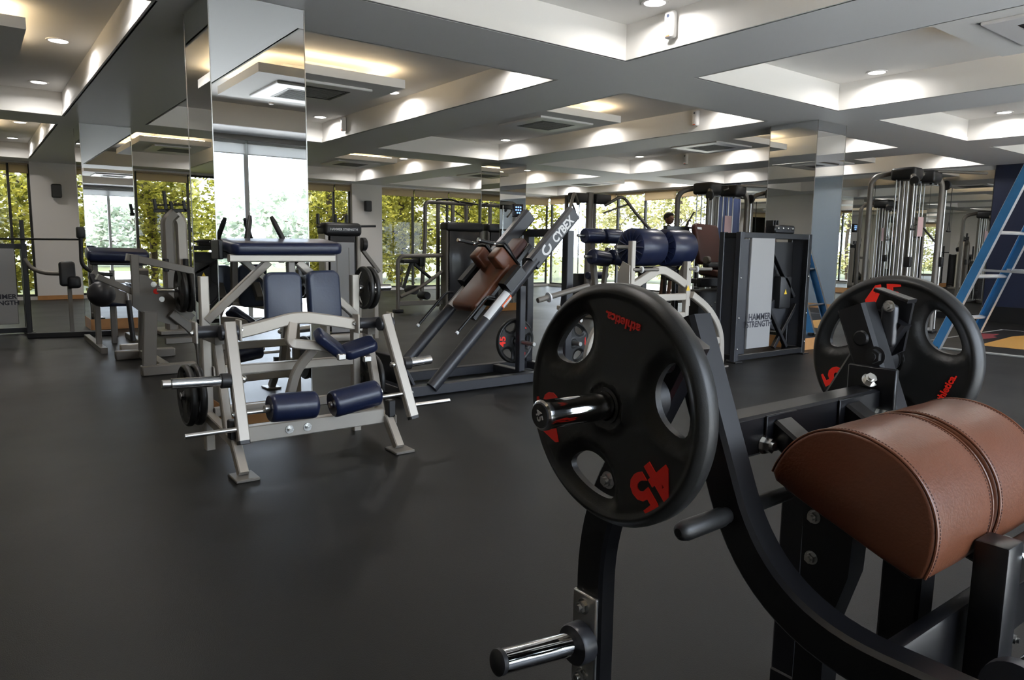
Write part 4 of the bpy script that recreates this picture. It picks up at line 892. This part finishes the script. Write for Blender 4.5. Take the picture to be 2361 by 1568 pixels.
part('seat_cushion', MB().rbox((9.5, 9.75, .55), (.34, .40, .08), .03, 3), 'blue', la); part('seat_post', MB().bar((9.5, 9.75, 0), (9.5, 9.75, .51), .07, .07, (1, 0, 0)), 'plat_dark', la)
part('thigh_roller', roller(MB(), (9.25, 9.95, .78), (9.75, 9.95, .78), .07), 'blue', la); part('roller_stem', MB().bar((9.5, 9.97, .76), (9.5, 10.14, .70), .04, .04, (1, 0, 0)), 'plat_dark', la)

# ================================================================== selector machines
def selector(x, y, w, h, label, mtl, top, words=None, rz=0):
    t = thing('selector_machine', label, 'gym machine', (x, y, 0))
    for dx in (-w/2, w/2): part('side_column', MB().sweep([(x+dx, y, 0), (x+dx, y, h-.10)], rect(.06, .22, .02), (1, 0, 0)), mtl, t)
    part('front_shield', MB().rbox((x, y-.10, h*.48), (w-.10, .02, h-.28), .01, 2), 'smoke', t)
    part('rear_shield', MB().rbox((x, y+.10, h*.48), (w-.10, .02, h-.28), .01, 2), 'smoke', t)
    hd = part('top_shroud', MB().rbox((x, y, h-.09), (w+.08, .30, .18), .06, 4), top, t)
    for k in (-1, 1): part('guide_rod', MB().rod((x+k*.10, y, .1), (x+k*.10, y, h-.16), .0125), 'chrome', t)
    for i in range(14): part('stack_plate', MB().rbox((x, y, .16+.048*i), (w-.16, .13, .041), .003, 1), 'stack', t)
    part('base', MB().rbox((x, y, .05), (w+.06, .34, .10), .02, 2), mtl, t)
    if words: part('shroud_lettering', text_mb(words, .042, (1, 0, 0), (0, 0, 1), (x, y-.1515, h-.09), .001, .0008), 'white_print', hd, 0)
    return t
s1 = selector(8.02, 12.35, .82, 1.76, 'dark selector weight machine with curved grey side frame by the green far windows', 'plat_dark', 'plastic_b')
part('side_frame', MB().sweep(fillet([(6.62, 12.45, .04), (6.62, 12.45, 1.08), (7.60, 12.40, 1.10)], .16, 7), circ(.04, 12), (0, 1, 0)), 'plat_dark', s1)
part('floor_foot', MB().rbox((6.62, 12.45, .03), (.18, .14, .06), .01, 1), 'plastic_b', s1)
part('base_tube', MB().bar((6.62, 12.45, .17), (7.60, 12.40, .17), .09, .06), 'plat_dark', s1)
part('diagonal_tube', MB().sweep(fillet([(6.66, 12.42, .30), (7.10, 12.40, .48), (7.60, 12.38, .80)], .2, 5), circ(.035, 10), (0, 1, 0)), 'plat_dark', s1)
part('upright_frame', MB().sweep(fillet([(7.30, 12.75, .1), (7.40, 12.75, 1.5), (7.40, 12.75, 2.16), (8.52, 12.75, 2.16)], .10, 6), circ(.04, 12), (0, 1, 0)), 'plat_dark', s1)
for x in (7.70, 8.05, 8.38): part('upright_tube', MB().bar((x, 12.75, .05), (x, 12.75, 2.15), .07, .05, (1, 0, 0)), 'plat_dark', s1)
pb = part('pull_up_grip', MB().sweep(fillet([(7.62, 12.70, 2.20), (7.85, 12.55, 2.23), (8.0, 12.40, 2.16)], .06, 4), circ(.018, 8)), 'rubber', s1)
part('pull_up_grip', MB().sweep([(8.15, 12.70, 2.20), (8.48, 12.45, 2.14)], circ(.018, 8)), 'rubber', s1)
part('seat_cushion', MB().rbox((7.0, 12.75, .98), (.34, .30, .08), .025, 2), 'plastic_b', s1); part('back_cushion', MB().rbox((7.25, 12.75, 1.0), (.12, .30, .26), .03, 2), 'plastic_b', s1)
part('crank_arm', MB().bar((7.05, 12.70, .95), (6.85, 12.66, .45), .06, .05, (0, 1, 0)), 'plastic_b', s1); part('crank_arm', MB().bar((7.12, 12.70, .92), (7.5, 12.66, .62), .07, .05, (0, 1, 0)), 'plastic_b', s1)
part('foot_roller', roller(MB(), (7.0, 12.45, .42), (7.0, 12.75, .42), .09), 'plastic_b', s1); part('foot_roller', roller(MB(), (7.28, 12.45, .30), (7.28, 12.75, .30), .08), 'plastic_b', s1)
s2 = selector(4.02, 9.2, .46, 1.58, 'grey selector machine behind the right side of the silver leg curl machine', 'plat', 'plastic_b', 'HAMMER STRENGTH')
part('front_cover', MB().rbox((4.0, 9.075, .72), (.34, .012, 1.2), .004, 1), 'panel', s2)
for k in (-.08, .09): part('cover_seam', MB().box((4.0+k-.004, 9.066, .2), (4.0+k+.004, 9.071, 1.25)), 'plat_dark', s2, 0)
part('lever', MB().bar((4.28, 9.15, 1.28), (4.55, 9.1, .92), .05, .05, (0, 1, 0)), 'plat_dark', s2); part('lever_hub', MB().cyl((4.27, 9.08, 1.30), (4.34, 9.08, 1.30), .09, .01), 'plastic_b', s2)
part('cross_handle', MB().rod((3.70, 9.2, 1.52), (4.55, 9.2, 1.55), .016), 'plastic_b', s2)
for x in (3.72, 3.96, 4.12): part('top_fin', MB().rbox((x, 9.2, 1.62), (.035, .06, .14), .008, 1), 'plastic_b', s2)
part('rear_leg', MB().bar((4.5, 9.12, 0), (4.5, 9.12, .98), .06, .06, (1, 0, 0)), 'plat', s2); part('arm_pad', MB().rbox((4.42, 9.05, .90), (.10, .18, .12), .03, 2), 'blue', s2)

# ================================================================== plate machine left of the large column
lm = thing('plate_loaded_row', 'grey plate-loaded machine with three black plates left of the large mirrored column', 'gym machine', (1.5, 7.8, 0))
part('front_post', MB().bar((1.345, 7.66, .0), (1.385, 7.66, .62), .12, .07, (1, 0, 0)), 'plat_dark', lm)
part('front_foot', MB().rbox((1.53, 7.66, .05), (.50, .12, .10), .01, 1), 'plat_dark', lm)
part('rear_foot', MB().rbox((1.53, 8.85, .05), (.60, .12, .10), .01, 1), 'plat_dark', lm)
part('base_spine', MB().bar((1.50, 7.72, .06), (1.50, 8.80, .06), .09, .09, (1, 0, 0)), 'plat_dark', lm)
part('gusset', MB().prism([(1.28, 7.94, .66), (1.30, 7.94, .98), (1.42, 7.94, .96), (1.86, 7.94, .54), (1.74, 7.94, .44), (1.58, 7.94, .47), (1.42, 7.94, .54)], (0, .05, 0)), 'plat_dark', lm)
part('lever_beam', MB().bar((1.20, 7.64, 1.15), (1.80, 7.64, 1.01), .09, .07, (0, 1, 0)), 'plat_dark', lm)
part('link_bar', MB().bar((1.26, 7.60, .80), (1.26, 7.60, 1.17), .07, .05, (1, 0, 0)), 'plat_dark', lm)
part('swing_beam', MB().bar((1.0, 8.05, .95), (1.85, 8.05, .52), .13, .06, (0, 1, 0)), 'plat_dark', lm)
part('rear_post', MB().sweep(fillet([(1.90, 7.9, .0), (1.88, 7.9, .34), (1.62, 7.9, .58)], .22, 7), rect(.07, .09, .008), (0, 1, 0)), 'plat_dark', lm)
part('back_post', MB().bar((1.50, 8.80, .06), (1.50, 8.55, 1.0), .09, .09, (1, 0, 0)), 'plat_dark', lm)
bd = part('round_badge', MB().cyl((1.50, 7.94, .80), (1.50, 7.934, .80), .028, .001), 'red', lm)
for x, z in ((1.48, .87), (1.55, .72)): part('boss_bolt', hexbolt(MB(), (x, 7.94, z), (0, -1, 0), .02, .01), 'bolt', lm)
part('plate_horn', MB().cyl((1.95, 7.74, .815), (1.47, 7.74, .825), .025, .003), 'chrome', lm)
part('horn_carrier', MB().bar((1.97, 7.74, .30), (1.97, 7.74, .90), .06, .06, (1, 0, 0)), 'plat_dark', lm); part('carrier_beam', MB().bar((1.55, 7.86, .30), (1.99, 7.86, .30), .06, .06), 'plat_dark', lm)
for i, w in enumerate(('outermost', 'middle', 'innermost')): weight_plate((1.69+.07*i, 7.74, .82), '%s of three black plates on the grey machine left of the large column' % w, 'X', 25*i, False, 'plates on the grey plate machine')

# ================================================================== equipment at far left
b2 = thing('preacher_bench', 'dark machine with a navy arm pad in front of the far left mirrored column', 'gym machine', (1.4, 9.9, 0))
part('arm_pad', rotpad((1.44, 9.75, 1.135), (.66, .30, .12), .035, .05, (1, 0, -.02), (0, 1, .2)), 'blue', b2)
part('pad_board', rotpad((1.44, 9.78, 1.05), (.60, .26, .03), .005, 0, (1, 0, -.02), (0, 1, .2)), 'plastic_b', b2)
for x in (1.20, 1.68): part('front_post', MB().bar((x, 9.80, 0), (x, 9.80, 1.03), .06, .06, (1, 0, 0)), 'plat_dark', b2); part('base_rail', MB().bar((x, 9.4, .035), (x, 10.9, .035), .07, .07, (1, 0, 0)), 'plat_dark', b2)
part('lever_plate', MB().prism([(1.10, 9.60, .88), (1.17, 9.60, .96), (1.42, 9.60, .72), (1.70, 9.60, .60), (1.66, 9.60, .52), (1.22, 9.60, .60)], (0, .05, 0)), 'plat_dark', b2)
part('round_counterweight', MB().ball((1.19, 9.30, .70), .145, (1, .9, 1)), 'charcoal', b2); part('counterweight_arm', MB().bar((1.19, 9.42, .74), (1.14, 9.62, .90), .06, .05, (1, 0, 0)), 'charcoal', b2)
part('seat_cushion', MB().rbox((1.44, 10.35, .52), (.36, .36, .08), .03, 2), 'blue', b2); part('seat_post', MB().bar((1.44, 10.35, .0), (1.44, 10.35, .48), .06, .06, (1, 0, 0)), 'plat_dark', b2)
part('gas_strut', MB().rod((1.52, 9.50, .12), (1.50, 9.56, .60), .03), 'plastic_b', b2); part('strut_rod', MB().rod((1.50, 9.56, .58), (1.49, 9.58, .72), .014), 'chrome', b2); part('front_foot', MB().rbox((1.52, 9.46, .05), (.30, .10, .08), .01, 1), 'plat', b2)
c3 = thing('chest_press_machine', 'black machine with a dark seat pad on curved arms before the far left white pier', 'gym machine', (1.05, 11.2, 0))
part('seat_pad', rotpad((1.06, 11.3, .85), (.19, .33, .08), .03, .04, (1, 0, .0), (-.12, .1, 1)), 'plastic_b', c3); part('seat_roll', MB().rbox((1.13, 11.24, .74), (.15, .12, .16), .04, 3), 'plastic_b', c3)
part('seat_stem', MB().bar((1.08, 11.36, .0), (1.08, 11.36, .82), .05, .05, (1, 0, 0)), 'plat_dark', c3)
part('curved_arm', MB().sweep(fillet([(.60, 11.5, 1.05), (.66, 11.5, .93), (.80, 11.45, .86), (1.02, 11.40, .85)], .1, 6), circ(.03, 10)), 'plat_dark', c3)
part('curved_arm', MB().sweep(fillet([(1.215, 11.05, 1.42), (1.205, 11.05, .96), (1.36, 11.05, .86), (1.56, 11.08, .84)], .1, 6), circ(.026, 10)), 'plastic_b', c3)
part('arm_grip', MB().rbox((1.215, 11.05, 1.40), (.10, .09, .15), .02, 2), 'plastic_b', c3); part('guide_bar', MB().rod((-.2, 11.62, 1.30), (1.215, 11.10, 1.31), .014), 'plastic_b', c3)
part('rear_post', MB().bar((1.56, 11.10, 0), (1.56, 11.10, .90), .06, .06, (1, 0, 0)), 'plat_dark', c3); part('rack_post', MB().bar((.60, 11.5, 0), (.60, 11.5, 1.55), .05, .05, (1, 0, 0)), 'plastic_b', c3); part('floor_beam', MB().bar((.58, 11.42, .035), (1.58, 11.2, .035), .07, .07), 'plastic_b', c3)
t4 = thing('press_tower', 'tall grey machine with a dark forked top between the two left mirrored columns', 'gym machine', (2.4, 11.1, 0))
part('housing', MB().sweep(fillet([(2.28, 11.1, .05), (2.28, 11.1, 1.60), (2.38, 11.1, 1.70)], .1, 5), rect(.20, .15, .03), (0, 1, 0)), 'plat_dark', t4)
part('housing', MB().sweep(fillet([(2.47, 11.2, .05), (2.47, 11.2, 1.58), (2.40, 11.2, 1.69)], .1, 5), rect(.20, .16, .03), (0, 1, 0)), 'plat', t4)
for x in (2.22, 2.48): part('roller_grip', MB().cyl((x, 11.0, .88), (x, 11.0, 1.06), .04, .008), 'plastic_b', t4)
fk = part('fork_beam', MB().bar((2.12, 11.12, 1.72), (2.56, 11.12, 1.74), .05, .05), 'plastic_b', t4)
for x, z in ((2.15, 1.88), (2.28, 2.0), (2.36, 1.86), (2.53, 1.88)): part('fork_prong', MB().bar((x, 11.12, 1.73), (x-.02, 11.12, z), .05, .04, (0, 1, 0)), 'plastic_b', t4)
part('prong_bar', MB().rod((2.15, 11.12, 1.80), (2.53, 11.12, 1.82), .012), 'plastic_b', t4)
part('base_plate', MB().rbox((2.38, 11.15, .03), (.6, .6, .06), .01, 1), 'plat_dark', t4)
part('side_pad', rotpad((2.72, 11.2, 1.42), (.12, .10, .14), .02, 0, (1, 0, -.6), (0, 1, 0)), 'plastic_b', t4); part('side_pad_arm', MB().bar((2.58, 11.2, 1.50), (2.68, 11.2, 1.44), .06, .05, (0, 1, 0)), 'plastic_b', t4)

# ================================================================== blue step ladder
ld = thing('step_ladder', 'tall blue fibreglass step ladder with aluminium rungs at the right edge', 'ladder', (10.9, 3.7, 0))
LX = V((.985, -.17, 0)).normalized(); B0 = V((10.40, 4.27, 0)); UP = V((.0, -.36, 1.0)).normalized()
def lpt(u, t): return B0+LX*(u+.02*t)+UP*t if u < .4 else B0+LX*(u-.02*t)+UP*t
for u in (0, .80):
    n = UP.cross(LX); a, b = lpt(u, 0.0), lpt(u, 2.95); sg = 1 if u == 0 else -1
    r = part('rail', MB().sweep([a, b], [(-.055, -.004), (.055, -.004), (.055, .004), (-.055, .004)], n), 'lblue', ld)
    for o in (-.052, .052): part('rail_flange', MB().sweep([a+n*o+LX*sg*.022, b+n*o+LX*sg*.022], rect(.008, .046, .001), n), 'lblue', r)
    part('rail_edge', MB().sweep([a-n*.058+LX*sg*.022, b-n*.058+LX*sg*.022], rect(.004, .05, .001), n), 'alu', r)
    part('rail_edge', MB().sweep([a+n*.058+LX*sg*.022, b+n*.058+LX*sg*.022], rect(.004, .05, .001), n), 'alu', r)
    part('rail_foot', MB().rbox(a+V((0, 0, .02)), (.05, .10, .04), .008, 1), 'rubber', r)
for i in range(5):
    t_ = .46+i*.60; part('rung', MB().bar(lpt(0, t_)+LX*.01, lpt(.80, t_)-LX*.01, .028, .075, UP), 'alu', ld)
APX = lpt(.4, 3.0)
for u in (.10, .70):
    a = lpt(u, 2.9); a = B0+LX*u+UP*2.9; b = B0+LX*u+V((0, -2.35, 0)); part('rear_leg', MB().sweep([a, b], rect(.05, .03, .004), LX), 'lblue', ld)
part('top_cap', MB().rbox(B0+LX*.4+UP*2.97, (.52, .22, .05), .015, 2, Matrix.Rotation(-.17, 3, 'Z')), 'lblue', ld)
for u in (.06, .74): part('spreader', MB().bar(B0+LX*u+UP*1.15, B0+LX*u+V((0, -1.88, 1.05)), .03, .006), 'alu', ld)

# ================================================================== person by the far windows
pe = thing('person', 'person in dark sportswear on a step, arms raised, by the far right windows', 'person', (11.0, 9.55, .301))
sk = [(0, 0, .88, .12), (0, 0, 1.10, .115), (0, 0, 1.30, .13), (0, 0, 1.42, .06), (0, 0, 1.50, .055)]
vs_ = [V((0, 0, .86)), V((0, 0, 1.05)), V((0, 0, 1.27)), V((0, 0, 1.40)), V((0, -.01, 1.47)),
       V((-.10, 0, .82)), V((-.11, -.03, .45)), V((-.11, .03, .07)), V((-.11, -.12, .03)),
       V((.10, 0, .82)), V((.11, -.03, .45)), V((.11, .03, .07)), V((.11, -.12, .03)),
       V((-.18, 0, 1.34)), V((-.27, -.10, 1.16)), V((-.20, -.28, 1.30)), V((-.19, -.33, 1.36)),
       V((.18, 0, 1.34)), V((.28, -.10, 1.20)), V((.22, -.26, 1.42)), V((.20, -.30, 1.48))]
rr = [.13, .115, .135, .06, .052, .085, .058, .042, .035, .085, .058, .042, .035, .055, .042, .033, .03, .055, .042, .033, .03]
eg = [(0, 1), (1, 2), (2, 3), (3, 4), (0, 5), (5, 6), (6, 7), (7, 8), (0, 9), (9, 10), (10, 11), (11, 12), (2, 13), (13, 14), (14, 15), (15, 16), (2, 17), (17, 18), (18, 19), (19, 20)]
me = bpy.data.meshes.new('person_body'); me.from_pydata([tuple(v) for v in vs_], eg, [])
bo = bpy.data.objects.new('body', me); COL.objects.link(bo)
md = bo.modifiers.new('skin', 'SKIN'); md.use_smooth_shade = True
for i, sv in enumerate(me.skin_vertices[0].data): sv.radius = (rr[i], rr[i]*.85); sv.use_root = i == 0
bo.modifiers.new('sub', 'SUBSURF').levels = 2
dg = bpy.context.evaluated_depsgraph_get(); dg.update(); bm2 = bpy.data.meshes.new_from_object(bo.evaluated_get(dg)); bpy.data.objects.remove(bo)
bm2.materials.clear(); bm2.materials.append(M['skin']); bm2.materials.append(M['cloth']); bm2.materials.append(M['shoe'])
for p in bm2.polygons:
    z = p.center.z; ax_ = abs(p.center.x); p.material_index = 2 if z < .11 else 1 if (.40 < z < 1.40 and not (ax_ > .20 and p.center.y < -.06)) else 0; p.use_smooth = True
bo = bpy.data.objects.new('body', bm2); COL.objects.link(bo); bo.parent = pe
hd = MB(); hd.ball((0, -.02, 1.575), .10, (.80, .95, 1.12)); hd.lathe([(.001, .03), (.016, 0), (.012, -.02)], (0, -.112, 1.565), (0, -1, -.2), 8)
for s in (-1, 1): hd.ball((s*.083, -.01, 1.57), .022, (.4, .8, 1.2), 8)
part('head', hd, 'skin', pe, local=True)
hr_ = MB(); hr_.ball((0, .005, 1.612), .102, (.90, 1.0, .92)); hr_.ball((0, -.045, 1.655), .07, (1, .9, .6)); part('hair', hr_, 'hair', pe, local=True)
fc = MB()
for s in (-1, 1): fc.ball((s*.034, -.105, 1.585), .010, (1, .5, .7), 8)
fc.ball((0, -.106, 1.515), .018, (1.3, .4, .4), 8); part('face', fc, 'hair', pe, local=True)
for s, hp in ((-1, V((-.19, -.345, 1.375))), (1, V((.20, -.312, 1.495)))):
    h_ = MB(); h_.ball(hp, .036, (.8, .6, 1.1), 10)
    for k in range(4): h_.sweep([hp+V((-.024+.016*k, 0, .02)), hp+V((-.026+.017*k, -.03, .06-.004*abs(k-1))), hp+V((-.026+.017*k, -.055, .045))], circ(.0085, 8), (1, 0, 0))
    h_.sweep([hp+V((-s*.03, 0, -.005)), hp+V((-s*.05, -.03, .02)), hp+V((-s*.035, -.05, .03))], circ(.0095, 8), (0, 0, 1)); part('hand', h_, 'skin', pe, local=True)
sp_ = thing('step_platform', 'black step platform with a support frame under the person by the far windows', 'gym machine', (11.0, 9.55, 0))
part('deck', MB().rbox((11.0, 9.55, .275), (.70, .6, .05), .01, 1), 'plastic_b', sp_)
for dx in (-.3, .3):
    for dy in (-.25, .25): part('leg', MB().bar((11.0+dx, 9.55+dy, 0), (11.0+dx, 9.55+dy, .25), .05, .05, (1, 0, 0)), 'plastic_b', sp_)
gf = thing('grip_frame', 'black upright grip frame in front of the person by the far windows', 'gym machine', (10.9, 9.1, 0))
for dx in (-.45, .45): part('upright', MB().bar((10.9+dx, 9.1, 0), (10.9+dx, 9.1, 1.72), .06, .06, (1, 0, 0)), 'plastic_b', gf); part('foot', MB().bar((10.9+dx, 8.85, .03), (10.9+dx, 9.15, .03), .06, .06, (1, 0, 0)), 'plastic_b', gf)
part('grip_bar', MB().rod((10.45, 9.1, 1.70), (11.35, 9.1, 1.70), .02), 'rubber', gf)
part('hand_rail', MB().rod((10.95, 9.1, 1.70), (11.2, 9.1, 2.0), .016), 'rubber', gf)
